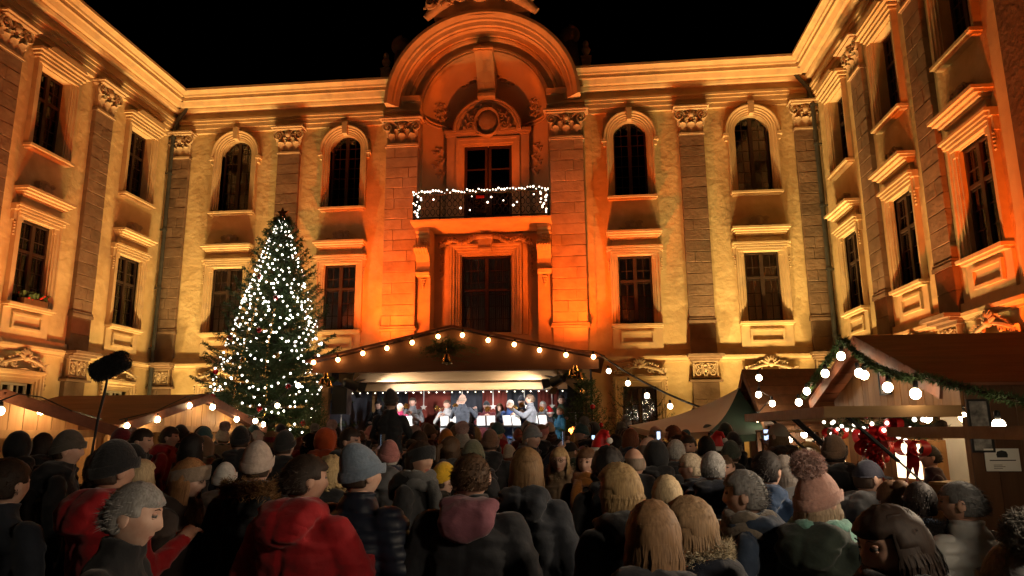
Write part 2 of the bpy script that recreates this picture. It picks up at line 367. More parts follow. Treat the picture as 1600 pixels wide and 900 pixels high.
def crest_mesh(seed=0):
    mb = MB(); pts = [(-.72, 0), (-.66, .06), (-.5, .07), (-.4, .13), (-.27, .12), (-.24, .2), (-.25, .3), (-.18, .36), (-.12, .34), (-.06, .38), (.06, .38), (.12, .34), (.18, .36), (.25, .3), (.24, .2), (.27, .12), (.4, .13), (.5, .07), (.66, .06), (.72, 0)]
    mb.prism(pts, -.16, .02)
    mb.ell((0, -.17, .2), (.13, .06, .13), 8, 5)
    for s_ in (-1, 1): spiral(mb, (s_*.2, .27), .08, 1.3, .025, -.17, flip=s_); spiral(mb, (s_*.42, .06), .07, 1.2, .02, -.17, flip=-s_)
    return mb.mesh('hood_crest', m_carve)
def lower_window(parent, u, curtain=True, cols=2, rows=5):
    w = 1.04; z0, z1 = 5.13, 7.26
    wo = glazing(parent, u, z0, z1, w, cols, rows, .1, m_frame, transom=z0+(z1-z0)*.63, curtain=curtain)
    mb = MB(); prof = [(0, -.2), (0, .04), (.05, .04), (.05, .08), (.10, .08), (.12, .11), (.19, .11), (.21, .14), (.25, .14), (.25, 0)]
    mb.sweep([(-w/2, z0-.04), (-w/2, z1), (w/2, z1), (w/2, z0-.04)], prof)
    for s_ in (-1, 1):
        mb.bb(s_*(w/2+.02), s_*(w/2+.33), -.1, .02, 7.14, 7.52); mb.bb(s_*(w/2+.24), s_*(w/2+.36), -.15, .02, 7.40, 7.56)
        for q in range(5): mb.ell((s_*(w/2+.29), -.1, 7.08-q*.075), (.03, .03, .036), 6, 4)
    for i, (za, zb, d, e) in enumerate(((7.28, 7.34, .13, .0), (7.36, 7.41, .17, .06), (7.43, 7.48, .20, .12), (7.50, 7.56, .24, .18))): mb.bb(-w/2-.17-e, w/2+.17+e, -d, .02, za, zb)
    mb.build('surround', m_trim, wo)
    h = MB(); h.bb(-.7, .7, -.09, .02, 7.56, 7.78)
    for za, zb, d, e in ((7.78, 7.83, .16, .73), (7.83, 7.89, .24, .77), (7.89, 7.95, .33, .82), (7.95, 8.02, .40, .86)): h.bb(-e, e, -d, .02, za, zb)
    h.build('hood', m_trim, wo)
    obj('hood_crest', cached('crest', crest_mesh), wo, (0, 0, 8.02))
    s = MB(); s.bb(-.79, .79, -.24, .25, 5.02, 5.09); s.bb(-.75, .75, -.17, .02, 4.97, 5.02); s.build('sill', m_trim, wo)
    a = MB(); a.bb(-.76, .76, -.06, .02, 4.30, 4.97)
    for x0, x1, q0, q1 in ((-.5, .5, 4.81, 4.87), (-.5, .5, 4.47, 4.53), (-.5, -.44, 4.53, 4.81), (.44, .5, 4.53, 4.81)): a.bb(x0, x1, -.12, .0, q0, q1)
    a.build('apron', m_trim, wo)
    return wo
def upper_arch_window(parent, u):
    w = 1.06; z0 = 9.2; zs = 11.26; r = w/2
    wo = glazing(parent, u, z0, zs+r, w, 2, 7, .24, m_frame)
    mb = MB(); n = 12
    arc = [(-r, zs)]+[(r*math.cos(PI-PI*i/n), zs+r*math.sin(PI*i/n)) for i in range(1, n)]+[(r, zs)]
    top = zs+r+.01
    poly_l = [(-r-.01, zs-.0), (-r-.01, top+.02)]+[(0, top+.02)]+[p for p in arc[::-1] if p[0] <= .001]
    sp = MB()
    L_ = [p for p in arc if p[0] <= .001]; Rr_ = [p for p in arc if p[0] >= -.001]
    for side in (L_, Rr_):
        c = (side[0] if side is L_ else side[-1])[0]
        base = [(p[0], p[1]) for p in side]
        for i in range(len(base)-1):
            a, b = base[i], base[i+1]
            sp.add([(a[0], -.0, a[1]), (b[0], 0, b[1]), (b[0], 0, top+.02), (a[0], 0, top+.02), (a[0], .3, a[1]), (b[0], .3, b[1]), (b[0], .3, top+.02), (a[0], .3, top+.02)], [(0, 1, 2, 3), (0, 4, 5, 1), (4, 7, 6, 5)])
    sp.build('spandrel', m_plaster, wo)
    prof = [(0, -.22), (0, .03), (.05, .03), (.05, .07), (.1, .07), (.12, .1), (.17, .1), (.19, .14), (.24, .14), (.24, 0)]
    mb.sweep([(-r, z0-.03)]+arc+[(r, z0-.03)], prof)
    # outer label moulding, with small returns at the springing
    mb.sweep([(-r-.24, zs-.12)]+[((r+.24)*math.cos(PI-PI*i/n), zs+(r+.24)*math.sin(PI*i/n)) for i in range(n+1)]+[(r+.24, zs-.12)], [(0, 0), (0, .16), (.04, .19), (.07, .19), (.07, 0)])
    for s_ in (-1, 1): mb.bb(s_*(r+.22), s_*(r+.38), -.18, .02, zs-.2, zs-.1); mb.bb(s_*(r+.24), s_*(r+.33), -.12, .02, zs-.34, zs-.2)
    mb.build('surround', m_trim, wo, autosmooth=25)
    k = MB(); k.prism([(-.07, zs+r-.02), (.07, zs+r-.02), (.1, zs+r+.4), (-.1, zs+r+.4)], -.24, .02); k.build('keystone', m_trim, wo)
    s = MB(); s.bb(-.79, .79, -.24, .25, 9.13, 9.2); s.bb(-.74, .74, -.16, .02, 9.08, 9.13); s.build('sill', m_trim, wo)
    return wo
def upper_rect_window(parent, u, curtain=False):
    w = 1.04; z0, z1 = 9.2, 11.45
    wo = glazing(parent, u, z0, z1, w, 2, 6, .24, m_frame, transom=z0+(z1-z0)*.66, curtain=curtain)
    mb = MB(); prof = [(0, -.22), (0, .04), (.05, .04), (.05, .08), (.10, .08), (.12, .11), (.19, .11), (.21, .14), (.25, .14), (.25, 0)]
    mb.sweep([(-w/2, z0-.04), (-w/2, z1), (w/2, z1), (w/2, z0-.04)], prof)
    for za, zb, d, e in ((z1+.03, z1+.09, .14, .1), (z1+.12, z1+.17, .19, .16), (z1+.2, z1+.25, .24, .22), (z1+.28, z1+.36, .32, .28)): mb.bb(-w/2-.12-e, w/2+.12+e, -d, .02, za, zb)
    mb.prism([(-.75, z1+.36), (.75, z1+.36), (.55, z1+.52), (-.55, z1+.52)], -.36, .02)
    mb.build('surround', m_trim, wo)
    s = MB(); s.bb(-.79, .79, -.24, .25, 9.13, 9.2); s.bb(-.74, .74, -.16, .02, 9.08, 9.13); s.build('sill', m_trim, wo)
    return wo
def ground_window(parent, u, seed, dark=False):
    w = 1.0; z0, z1 = (.2, 3.2) if dark else (1.6, 3.16)
    fm = m_frame if dark else m_framew
    wo = glazing(parent, u, z0, z1, w, 2, 6 if dark else 4, .16, fm, transom=z0+(z1-z0)*.62, curtain=dark)
    mb = MB(); prof = [(0, -.16), (0, .04), (.06, .04), (.06, .08), (.12, .08), (.14, .12), (.2, .12), (.22, .15), (.26, .15), (.26, 0)]
    mb.sweep([(-w/2, z0-.04), (-w/2, z1), (w/2, z1), (w/2, z0-.04)], prof)
    mb.bb(-w/2-.3, w/2+.3, -.2, .02, z1+.24, z1+.3)
    if not dark: mb.bb(-.78, .78, -.24, .2, z0-.12, z0-.04)
    mb.build('surround', m_trim, wo)
    obj('rocaille_crest', cached(('roc', seed), lambda: rocaille_mesh(1.55, .62, seed)), wo, (0, -.02, z1+.26))
    return wo
def wall_mesh(name, parent, u0, u1, z0, z1, holes, dep=.34, ma=None, back=True, extra_u=()):
    us = sorted({u0, u1, *[h[0] for h in holes], *[h[1] for h in holes], *extra_u}); zs = sorted({z0, z1, *[h[2] for h in holes], *[h[3] for h in holes]})
    mb = MB()
    for i in range(len(us)-1):
        for j in range(len(zs)-1):
            cu, cz = (us[i]+us[i+1])/2, (zs[j]+zs[j+1])/2
            if any(h[0] < cu < h[1] and h[2] < cz < h[3] for h in holes): continue
            mb.add([(us[i], 0, zs[j]), (us[i+1], 0, zs[j]), (us[i+1], 0, zs[j+1]), (us[i], 0, zs[j+1])], [(0, 1, 2, 3)])
    for a, b, c, d in holes:
        mb.add([(a, 0, c), (b, 0, c), (b, 0, d), (a, 0, d), (a, dep, c), (b, dep, c), (b, dep, d), (a, dep, d)], [(0, 4, 5, 1), (1, 5, 6, 2), (2, 6, 7, 3), (3, 7, 4, 0)])
    return mb.build(name, ma or m_plaster2, parent, recalc=False)
def rooms(parent, holes):
    mb = MB()
    for a, b, c, d in holes:
        e = .25; mb.add([(a-e, .34, c-e), (b+e, .34, c-e), (b+e, .34, d+e), (a-e, .34, d+e), (a-e, 1.5, c-e), (b+e, 1.5, c-e), (b+e, 1.5, d+e), (a-e, 1.5, d+e)], [(4, 5, 6, 7), (0, 1, 5, 4), (1, 2, 6, 5), (2, 3, 7, 6), (3, 0, 4, 7)])
    mb.build('dark_interior', m_room, parent, recalc=False)
def holes_for(us, up='arch'):
    H = []
    for u in us:
        H.append((u-.53, u+.53, 9.2, 11.8 if up == 'arch' else 11.47)); H.append((u-.52, u+.52, 5.13, 7.26)); H.append((u-.5, u+.5, .2 if up == 'arch' else 1.6, 3.2 if up == 'arch' else 3.16))
    return H
def pipe(parent, u, d):
    mb = MB(); mb.tube([(u, -d, .2), (u, -d, 12.0), (u, -d-.1, 12.5), (u, -d-.62, 13.2), (u, -d-.72, 13.5)], .065, 10)
    for z in (2.4, 4.6, 6.6, 8.6, 10.6, 11.9): mb.lathe([(.085, -.04), (.085, .04)], (u, -d, z), 10); mb.bb(u-.015, u+.015, -d, .0, z-.02, z+.02)
    mb.lathe([(.08, 0), (.16, .15), (.16, .3)], (u, -d-.7, 13.3), 10)
    mb.build('drainpipe', m_lead, parent, autosmooth=35)

# ------------------------------------------------------------------ the three wings
ctr = tag(empty('palace_facade', (X0, YF, 0)), 'central palace facade with a tall orange-lit arch, niche and balcony', 'building')
WIN = (-8.6, -4.75, 4.75, 8.6)
H = holes_for(WIN)
wall_mesh('wall', ctr, -10.98, -2.1, 0, 12.3, [h for h in H if h[0] < 0]); wall_mesh('wall', ctr, 2.1, 10.62, 0, 12.3, [h for h in H if h[0] > 0])
rooms(ctr, H)
for u in WIN: upper_arch_window(ctr, u); lower_window(ctr, u)
for i, u in enumerate(WIN): ground_window(ctr, u, i % 2, dark=True)
for u in (-6.7, 6.7): pilaster(ctr, u)
pilaster(ctr, -10.6, .7); pilaster(ctr, 10.24, .7)
entablature(ctr, -10.97, -2.95); entablature(ctr, 2.95, 10.6)
string_course(ctr, -10.97, -3.3); string_course(ctr, 3.3, 10.6)
rf = MB(); rf.add([(-11.5, 1.7, 13.3), (11.5, 1.7, 13.3), (11.5, 6, 16.2), (-11.5, 6, 16.2)], [(0, 1, 2, 3)])
for a_, b_ in ((-11.5, -2.4), (2.4, 11.5)): rf.add([(a_, .25, 13.36), (b_, .25, 13.36), (b_, 1.7, 13.36), (a_, 1.7, 13.36)], [(0, 1, 2, 3)]); rf.build('roof', m_roof, ctr, recalc=False)
# piers flanking the middle bay
for s_ in (-1, 1):
    a, b = (2.17, 3.25) if s_ > 0 else (-3.25, -2.17)
    mb = MB(); mb.bb(a+.02, b-.02, -.3, .6, 0, 12.3)
    mb.bb(a-.06, b+.06, -.42, .3, 5.0, 5.06); mb.bb(a-.03, b+.03, -.39, .3, 5.06, 5.14); mb.bb(a-.03, b+.03, -.4, .3, 11.12, 11.2)
    mb.bb(a-.06, b+.06, -.45, .3, 3.95, 4.1)
    p = mb.build('pier', m_stone2, ctr)
    stack(p, a, b, .35, 5.14, 11.12, 17, (.28, .55, .72, .3) if s_ < 0 else (.72, .45, .7, .3), .25)
    stack(p, a, b, .35, 4.1, 5.0, 2, (.3,)); stack(p, a, b, .35, .1, 3.95, 8, (.5, .35), .3)
    obj('capital', cached(('cap', 1.0), lambda: capital_mesh(1.0)), p, ((a+b)/2, -.24, 11.2))
    e = MB(); e.sweep([(a-.08, 12.06), (b+.08, 12.06)], [(0, 0), (0, .42), (.12, .42), (.12, .48), (.24, .48), (.24, .54), (.34, .54), (.36, .44), (.6, .44), (.62, .52), (.76, .58), (.76, .0)]); e.build('pier_entablature', m_trim, p)
    # narrow outer strip of wall joint line beside the pier
    q = MB(); q.bb(s_*3.27, s_*3.52, -.07, .02, 4.3, 12.06); q.build('lesene', m_plaster2, p)
# big arch over the niche: the cornice turns into it
ZC, RI = 12.4, 2.08; n = 48
arcp = [(RI*math.cos(PI*(1-i/n)), ZC+RI*math.sin(PI*i/n)) for i in range(n+1)]
aprof = [(0, -.9), (0, .2), (.06, .2), (.06, .25), (.14, .26), (.16, .21), (.34, .22), (.36, .30), (.42, .34), (.46, .34), (.46, .42), (.60, .46), (.66, .54), (.70, .54), (.70, .66), (.82, .7), (.84, .78), (.9, .80), (.98, .9), (1.02, .94), (1.12, .94), (1.12, -.6)]
MB().sweep(arcp, aprof).build('arch_moulding', m_trim, ctr, autosmooth=30)
# niche: curved wall below, half dome above
nb = MB(); na, nz_ = 28, 10; DN = 1.25; rows_ = []
def nich(a, z): return (2.1*math.cos(a), DN*math.sin(a), z)
for z in (8.36, 9.2, 10.2, 11.2, 12.36): rows_.append([nich(PI*i/na, z) for i in range(na+1)])
for k in range(1, 9):
    el = PI/2*k/9; rows_.append([(2.08*math.cos(el)*math.cos(PI*i/na), DN*math.cos(el)*math.sin(PI*i/na), 12.36+2.12*math.sin(el)) for i in range(na+1)])
vs_ = [p for r_ in rows_ for p in r_]; w_ = na+1
nb.add(vs_, [(j*w_+i, j*w_+i+1, (j+1)*w_+i+1, (j+1)*w_+i) for j in range(len(rows_)-1) for i in range(na)])
# close the small gap at the dome crown
nb.build('niche', m_plaster, ctr, smooth=True, recalc=False)
band = MB()
for z, t, o in ((12.2, .09, .05), (12.29, .08, .09)):
    band.tube([tuple(Vector(nich(PI*i/na, z))*1 - Vector((o*math.cos(PI*i/na), o*math.sin(PI*i/na), 0))) for i in range(na+1) if abs(math.cos(PI*i/na)) > .5 and i < na/2], t/2, 6)
    band.tube([tuple(Vector(nich(PI*i/na, z))*1 - Vector((o*math.cos(PI*i/na), o*math.sin(PI*i/na), 0))) for i in range(na+1) if abs(math.cos(PI*i/na)) > .5 and i > na/2], t/2, 6)
band.build('impost_band', m_trim, ctr, smooth=True)
# balcony door and cartouche standing in the niche
dz0, dz1 = 8.55, 11.5; dd = -.75
dm = MB()
dm.sweep([(-.82, dz0), (-.82, dz1), (.82, dz1), (.82, dz0)], [(0, -1.), (0, dd), (.07, dd), (.07, dd+.06), (.2, dd+.06), (.2, dd+.1), (.28, dd+.1), (.28, -1.1)])
for s_ in (-1, 1): dm.bb(s_*1.1, s_*1.42, -dd-.05, 1.1, dz0, 12.0)
dm.bb(-1.5, 1.5, -dd-.14, 1.0, 11.94, 12.06); dm.bb(-1.46, 1.46, -dd-.1, 1.0, 11.85, 11.94)
dm.build('door_surround', m_trim, ctr)
dr = MB()
for a, b in ((-.82, -.02), (.02, .82)):
    dr.bb(a, a+.09, .82, .9, dz0, dz1); dr.bb(b-.09, b, .82, .9, dz0, dz1)
    for zz, h_ in ((dz0, .5), (dz1-.1, .1), (dz0+2.1, .04)): dr.bb(a+.09, b-.09, .83, .89, zz, zz+h_)
do = dr.build('balcony_door', m_frame, ctr)
for a, b in ((-.73, -.11), (.11, .73)): MB().bb(a, b, .858, .862, dz0+.5, dz1-.1).build('pane', m_glass, do)
MB().bb(-.85, .85, .95, .98, dz0, dz1).build('door_backing', m_room, do)
ca = MB(); rc = 1.0; m_ = 20; zc = 11.98
ca.sweep([(rc*math.cos(PI*(1-i/m_)), zc+rc*math.sin(PI*i/m_)) for i in range(m_+1)], [(0, -1.), (0, -.62), (.05, -.56), (.1, -.56), (.13, -.5), (.18, -.5), (.18, -1.1)])
ca.prism([(rc*math.cos(PI*(1-i/m_)), zc+rc*math.sin(PI*i/m_)) for i in range(m_+1)], .66, 1.0)
ca.ell((0, .62, 12.28), (.34, .1, .42), 16, 10)
ca.sweep([(.38*math.cos(2*PI*i/28), 12.28+.46*math.sin(2*PI*i/28)) for i in range(28)][::-1], [(0, -.64), (0, -.5), (.05, -.46), (.08, -.5), (.08, -.64)], closed=True)
for s_ in (-1, 1):
    for (cx, cz, r_, fl) in ((.5, 12.42, .15, 1), (.58, 12.15, .16, -1), (.36, 12.68, .11, -1), (.3, 11.93, .1, 1)): spiral(ca, (s_*cx, cz), r_, 1.5, .035, .55, flip=fl*s_)
    for q in range(6): leaf(ca, (s_*(.42+.07*q), -.58, 12.0+.11*((q*3) % 5)), .1, .15, .05, tilt=s_*.05)
for q in range(5): leaf(ca, (-.2+.1*q, -.56, 12.72), .1, .16, .08)
ca.ell((0, .56, 12.8), (.16, .08, .09), 8, 5)
ca.build('cartouche', m_carve, ctr, autosmooth=45)
# stucco ornaments on the niche walls and dome
for s_ in (-1, 1):
    st = MB()
    def npos(a, z, e=.04): return Vector((s_*(2.1-e)*math.cos(a), (DN-e)*math.sin(a), z))
    for zc_, h_ in ((10.9, .5), (12.75, .28)):
        for q in range(7):
            t = q/6; aa = .62+.12*math.sin(q*2.1); zz = zc_+h_*(t-.5)*1.9; k = 1 if zc_ < 12 else math.cos(math.asin(min(1, max(0, (zz-12.36)/2.12))))
            p = npos(aa, zz); p.x *= k; p.y *= k
            st.ell(p, (.07, .05, .08), 7, 5)
            for w in (-1, 1):
                p2 = npos(aa+w*.1, zz+.05); p2.x *= k; p2.y *= k; st.tube([p, (p+p2)/2+Vector((0, -.03, .04)), p2], [.03, .035, .02], 5)
    st.build('stucco_ornament', m_carve, ctr, smooth=True)
    st = MB()      # scrollwork on the dome beside the keystone
    for q in range(3):
        el = .92-.1*q; aa = PI/2-.25-.16*q; c0 = Vector((s_*2.05*math.cos(el)*math.cos(aa), (DN-.04)*math.cos(el)*math.sin(aa), 12.36+2.08*math.sin(el)))
        pts = [c0+Vector((s_*.16*math.cos(a)*(1-a/14), -.0+.1*math.sin(a)*.2, .11*math.sin(a)*(1-a/14))) for a in [k*.6 for k in range(14)]]
        st.tube(pts, .025, 5)
    st.build('stucco_ornament', m_carve, ctr, smooth=True)
ks = MB()     # hanging keystone console
prof_k = [(.95, 14.62), (1.0, 14.5), (.98, 14.38), (.7, 14.2), (.45, 13.9), (.28, 13.6), (.2, 13.35), (.26, 13.22), (.24, 13.12), (.12, 13.08)]
for (d, z), (d2, z2) in zip(prof_k, prof_k[1:]):
    for q in range(5):
        u0, u1 = -.3+.12*q, -.3+.12*(q+1); bl = .02 if q % 2 else -.015
        ks.add([(u0, -(d-.55)-bl, z), (u1, -(d-.55)-bl, z), (u1, -(d2-.55)-bl, z2), (u0, -(d2-.55)-bl, z2), (u0, 1.0, z), (u1, 1.0, z), (u1, 1.0, z2), (u0, 1.0, z2)], [(0, 1, 2, 3), (0, 3, 7, 4), (1, 5, 6, 2), (0, 4, 5, 1), (3, 2, 6, 7)])
ks.bb(-.33, .33, -.5, .9, 14.44, 14.52); ks.build('keystone_console', m_trim, ctr)
# sculpted crest on the arch
cr = MB(); crn = random.Random(5)
for i in range(46):
    u = crn.uniform(-1.75, 1.75); base = math.sqrt(max(0, 3.3**2-u*u))+ZC; z = base+.22+abs(crn.gauss(0, .32))*(1.3-abs(u)*.35)+max(0, .3-abs(u))
    r_ = crn.uniform(.1, .24); spiral(cr, (u, z), r_, crn.uniform(.7, 1.5), .06, -.62-crn.uniform(0, .3), flip=crn.choice((-1, 1)), a0=crn.uniform(0, 6), n=12, seg=5)
for i in range(70):
    u = crn.uniform(-1.7, 1.7); base = math.sqrt(max(0, 3.3**2-u*u))+ZC; leaf(cr, (u, .6+crn.uniform(0, .25), base+.05+crn.uniform(0, .8)), .2, .26, .12, tilt=crn.uniform(-.2, .2))
for s_ in (-1, 1):     # two putti-like supporters above the scrolls
    cr.ell((s_*1.0, -.62, 16.35), (.24, .22, .36), 10, 7); cr.ell((s_*1.0, -.7, 16.85), (.16, .17, .19), 10, 7)
    cr.tube([(s_*1.15, -.68, 16.45), (s_*1.4, -.8, 16.3), (s_*1.3, -.85, 16.05)], [.1, .08, .06], 7)
    cr.tube([(s_*1.0, -.7, 16.1), (s_*1.2, -.9, 15.9), (s_*1.35, -.8, 15.65)], [.14, .11, .07], 7)
    cr.tube([(s_*1.0, -.62, 15.9), (s_*1.45, -.6, 15.62), (s_*1.85, -.55, 15.25)], [.2, .2, .12], 8)
cr.ell((0, -.66, 16.3), (.5, .25, .62), 14, 9)
for q in range(9): a = PI*(q+.5)/9; cr.tube([(0, -1.0, 15.72), (.17*math.cos(a), -1.06, 15.72-.13*math.sin(a)), (.3*math.cos(a), -1.0, 15.74-.2*math.sin(a))], [.03, .06, .03], 5)
cr.bb(-1.6, 1.6, -.5, .1, 15.3, 16.6)
cr.build('crest', m_carve, ctr, autosmooth=45, loc=(0, -.4, .12))
# gable attic behind the arch, side volutes and the two busts on posts
at = MB()
aout = [(-3.25, 13.3), (-3.1, 14.0), (-2.85, 14.6), (-2.5, 15.1), (-2.0, 15.7), (-1.2, 16.2), (0, 16.6), (1.2, 16.2), (2.0, 15.7), (2.5, 15.1), (2.85, 14.6), (3.1, 14.0), (3.25, 13.3)]
ain = [(2.7*math.cos(PI*(1-t)), 12.4+2.7*math.sin(PI*t)) for t in [.11+.78*i/12 for i in range(13)]]
for i in range(12): at.prism([ain[i], ain[i+1], aout[i+1], aout[i]], .15, .5); at.build('attic', m_stone, ctr)
for s_ in (-1, 1):
    v = MB(); spiral(v, (s_*2.85, 14.9), .34, 1.4, .12, -.1, flip=-s_, a0=PI/2, seg=8); v.ell((s_*2.85, -.05, 14.9), (.34, .22, .36), 12, 8); v.tube([(s_*2.9, .0, 14.7), (s_*3.0, .0, 14.1), (s_*3.1, 0, 13.4)], [.25, .2, .26], 8); v.build('volute', m_stone, ctr, smooth=True)
    b = MB(); b.bb(s_*3.42-.15, s_*3.42+.15, -.2, .1, 13.42, 14.05); b.bb(s_*3.42-.18, s_*3.42+.18, -.23, .13, 14.05, 14.1)
    b.lathe([(.08, 0), (.12, .05), (.07, .12), (.13, .2), (.16, .3), (.1, .4)], (s_*3.42, -.05, 14.1), 10); b.ell((s_*3.42+.0, -.05, 14.6), (.1, .11, .14), 9, 7); b.build('roof_bust', m_trim, ctr, autosmooth=40)
# recess under the balcony: tall French window, garland, consoles
MB().add([(-2.2, .45, 0), (2.2, .45, 0), (2.2, .45, 8.4), (-2.2, .45, 8.4)], [(0, 1, 2, 3)])
hz = (-.81, .81, 5.0, 7.52)
w2 = wall_mesh('recess_wall', ctr, -2.2, 2.2, 0, 8.4, [hz], dep=.4, ma=m_plaster); w2.location.y = .45
wo = glazing(ctr, 0, 5.0, 7.52, 1.62, 3, 6, .58, m_frame, transom=6.4, curtain=True)
MB().bb(-1.1, 1.1, .45+.42, 1.6, 4.8, 7.8).build('dark_interior', m_room, wo)
fr = MB(); fr.sweep([(-.81, 4.9), (-.81, 7.52), (.81, 7.52), (.81, 4.9)], [(0, -.6), (0, -.38), (.05, -.38), (.05, -.32), (.11, -.32), (.13, -.28), (.19, -.28), (.21, -.22), (.27, -.22), (.3, -.18), (.36, -.18), (.36, -.5)])
fr.bb(-1.3, 1.3, .26, .5, 7.92, 7.99); fr.bb(-1.25, 1.25, .32, .5, 7.87, 7.92)
for s_ in (-1, 1): fr.bb(s_*1.2, s_*1.36, .3, .5, 4.9, 7.87)
fr.build('surround', m_trim, wo)
gl_ = MB()
for s_ in (-1, 1):
    for q in range(16):
        t = q/15; u = s_*(.3+1.2*t); z = 8.02+.07*math.cos(t*9)-.12*t; gl_.ell((u, .2+brnd.uniform(-.03, .03), z), (.07, .06, .07), 7, 5)
        leaf(gl_, (u, -.24, z), .1, .12, .07, tilt=s_*.05)
    for q in range(9): gl_.ell((s_*1.5+.03*math.sin(q*2), .38, 7.85-.13*q), (.05, .05, .06), 6, 4)
gl_.prism([(-.2, 7.62), (.2, 7.62), (.25, 8.1), (-.25, 8.1)], .0, .5); gl_.tube([(-.22, -.0, 7.66), (.22, -.0, 7.66)], .06, 8); gl_.tube([(-.25, -.02, 8.06), (.25, -.02, 8.06)], .07, 8)
gl_.build('garland', m_carve, wo, autosmooth=45)
for s_ in (-1, 1):
    c = MB(); u0, u1 = s_*1.72, s_*2.16
    c.bb(u0, u1, -.18, .5, 0, 6.75)
    pr = [(.25, 6.72), (.36, 6.76), (.4, 6.85), (.3, 6.95), (.3, 7.2), (.45, 7.4), (.72, 7.5), (.8, 7.58), (.72, 7.66), (.3, 7.7), (.3, 8.0), (.4, 8.05), (.4, 8.12), (.55, 8.16), (.55, 8.3), (-.4, 8.3), (-.4, 6.72)]
    n_ = len(pr); vs_ = [(u0, -d, z) for d, z in pr]+[(u1, -d, z) for d, z in pr]
    c.add(vs_, [tuple(range(n_)), tuple(range(2*n_-1, n_-1, -1))]+[(i, (i+1) % n_, (i+1) % n_+n_, i+n_) for i in range(n_)])
    for q in range(6): c.ell(((u0+u1)/2+brnd.uniform(-.12, .12), -.32, 7.75+brnd.uniform(0, .25)), (.07, .06, .05), 6, 4)
    for q in range(4): c.ell(((u0+u1)/2, -.2, 6.66-.08*q), (.1-.02*q, .08, .06), 7, 4)
    for q in range(5): c.tube([(u0+(u1-u0)*(q+.5)/5, -.42, 7.42), (u0+(u1-u0)*(q+.5)/5, -.6, 7.46), (u0+(u1-u0)*(q+.5)/5, -.8, 7.56)], .035, 5)
    cc = c.build('balcony_console', m_trim, ctr)
# balcony slab and iron railing
bl = MB(); bl.sweep([(-2.2, 8.28), (2.2, 8.28)], [(0, -.5), (0, .9), (.04, .98), (.05, 1.02), (.1, 1.05), (.1, -.5)]); bal = bl.build('balcony', m_trim, ctr)
BALC = (zr0, zr1, yr) = (8.40, 9.25, -.98)
rl = MB()
zr0, zr1, yr = 8.40, 9.25, -.98
rl.beam((-2.12, yr, zr1), (2.12, yr, zr1), .05, .035); rl.beam((-2.12, yr, zr0+.05), (2.12, yr, zr0+.05), .04, .03)
for s_ in (-1, 1): rl.beam((s_*2.12, yr, zr1), (s_*2.12, -.1, zr1), .05, .035); rl.beam((s_*2.12, yr, zr0+.05), (s_*2.12, -.1, zr0+.05), .04, .03)
for q in range(6): u = -2.12+4.24*q/5; rl.beam((u, yr, zr0), (u, yr, zr1), .035, .035)
for q in range(24):
    u = -2.12+4.24*(q+.5)/24
    for (zz, sg) in ((zr0+.22, 1), (zr0+.5, -1), (zr0+.7, 1)):
        for w in (-1, 1): rl.tube([(u, yr, zz-.12*sg), (u+w*.07, yr, zz-.02*sg), (u+w*.06, yr, zz+.07*sg), (u, yr, zz+.12*sg)], .011, 4, caps=False)
for q in range(8):
    for s_ in (-1, 1): y = yr+.86*(q+.5)/8; rl.beam((s_*2.12, y, zr0), (s_*2.12, y, zr1), .02, .02)
for w in (-1, 1):
    for (cx, cz, r_) in ((.13, 8.95, .12), (.13, 8.66, .14), (.3, 8.8, .1)): spiral(rl, (w*cx, cz), r_, 1.6, .016, yr-.02, flip=w)
rl.build('railing', m_iron, bal)
m_redsign = mat('red_plaque', (.5, .03, .02), rough=.6)
MB().bb(-.13, .13, yr-.05, yr-.03, 9.02, 9.11).build('plaque', m_redsign, bal)

lw = tag(empty('palace_wing', (XL, YF, 0), R(90)), 'side wing of the palace behind the tree and the two low huts', 'building', 'side wings of the palace')
WL = (-1.75, -5.55, -9.3); HL = holes_for(WL, 'rect')
wall_mesh('wall', lw, -16, 0, 0, 12.3, HL); rooms(lw, HL)
for u in WL: upper_rect_window(lw, u); lower_window(lw, u, curtain=u > -3)
for i, u in enumerate(WL): ground_window(lw, u, 2+i % 2)
for u in (-3.65, -7.2): pilaster(lw, u)
entablature(lw, -16, 0); string_course(lw, -16, 0); pipe(lw, -.28, .16)
rf = MB(); rf.add([(-16, .3, 13.3), (1, .3, 13.3), (1, 5, 16.5), (-16, 5, 16.5)], [(0, 1, 2, 3)]); rf.build('roof', m_roof, lw, recalc=False)
rw = tag(empty('palace_wing', (XR, YF, 0), R(-90)), 'steep near side wing of the palace above the garlanded hut', 'building', 'side wings of the palace')
WR = (1.9, 5.25, 8.4); HR = holes_for(WR, 'rect')
wall_mesh('wall', rw, 0, 20, 0, 12.3, HR); rooms(rw, HR)
for u in WR: upper_rect_window(rw, u, curtain=u > 2); lower_window(rw, u, curtain=u < 3)
for i, u in enumerate(WR): ground_window(rw, u, 2+i % 2)
for u in (3.65, 6.9): pilaster(rw, u)
# projecting end pavilion at the picture's edge
pv = MB(); pv.bb(9.45, 9.8, -.1, .2, 0, 12.2); pv.bb(9.8, 20, -.2, .2, 0, 12.2); pv.build('pavilion_wall', m_plaster, rw)
pv = MB(); pv.bb(10.35, 11.3, -.45, -.19, 0, 12.1); pp = pv.build('pavilion_pilaster', m_stone, rw)
entablature(rw, 0, 20); string_course(rw, 0, 9.45); pipe(rw, .3, .16)
rf = MB(); rf.add([(-1, .3, 13.3), (20, .3, 13.3), (20, 5, 16.5), (-1, 5, 16.5)], [(0, 1, 2, 3)]); rf.build('roof', m_roof, rw, recalc=False)
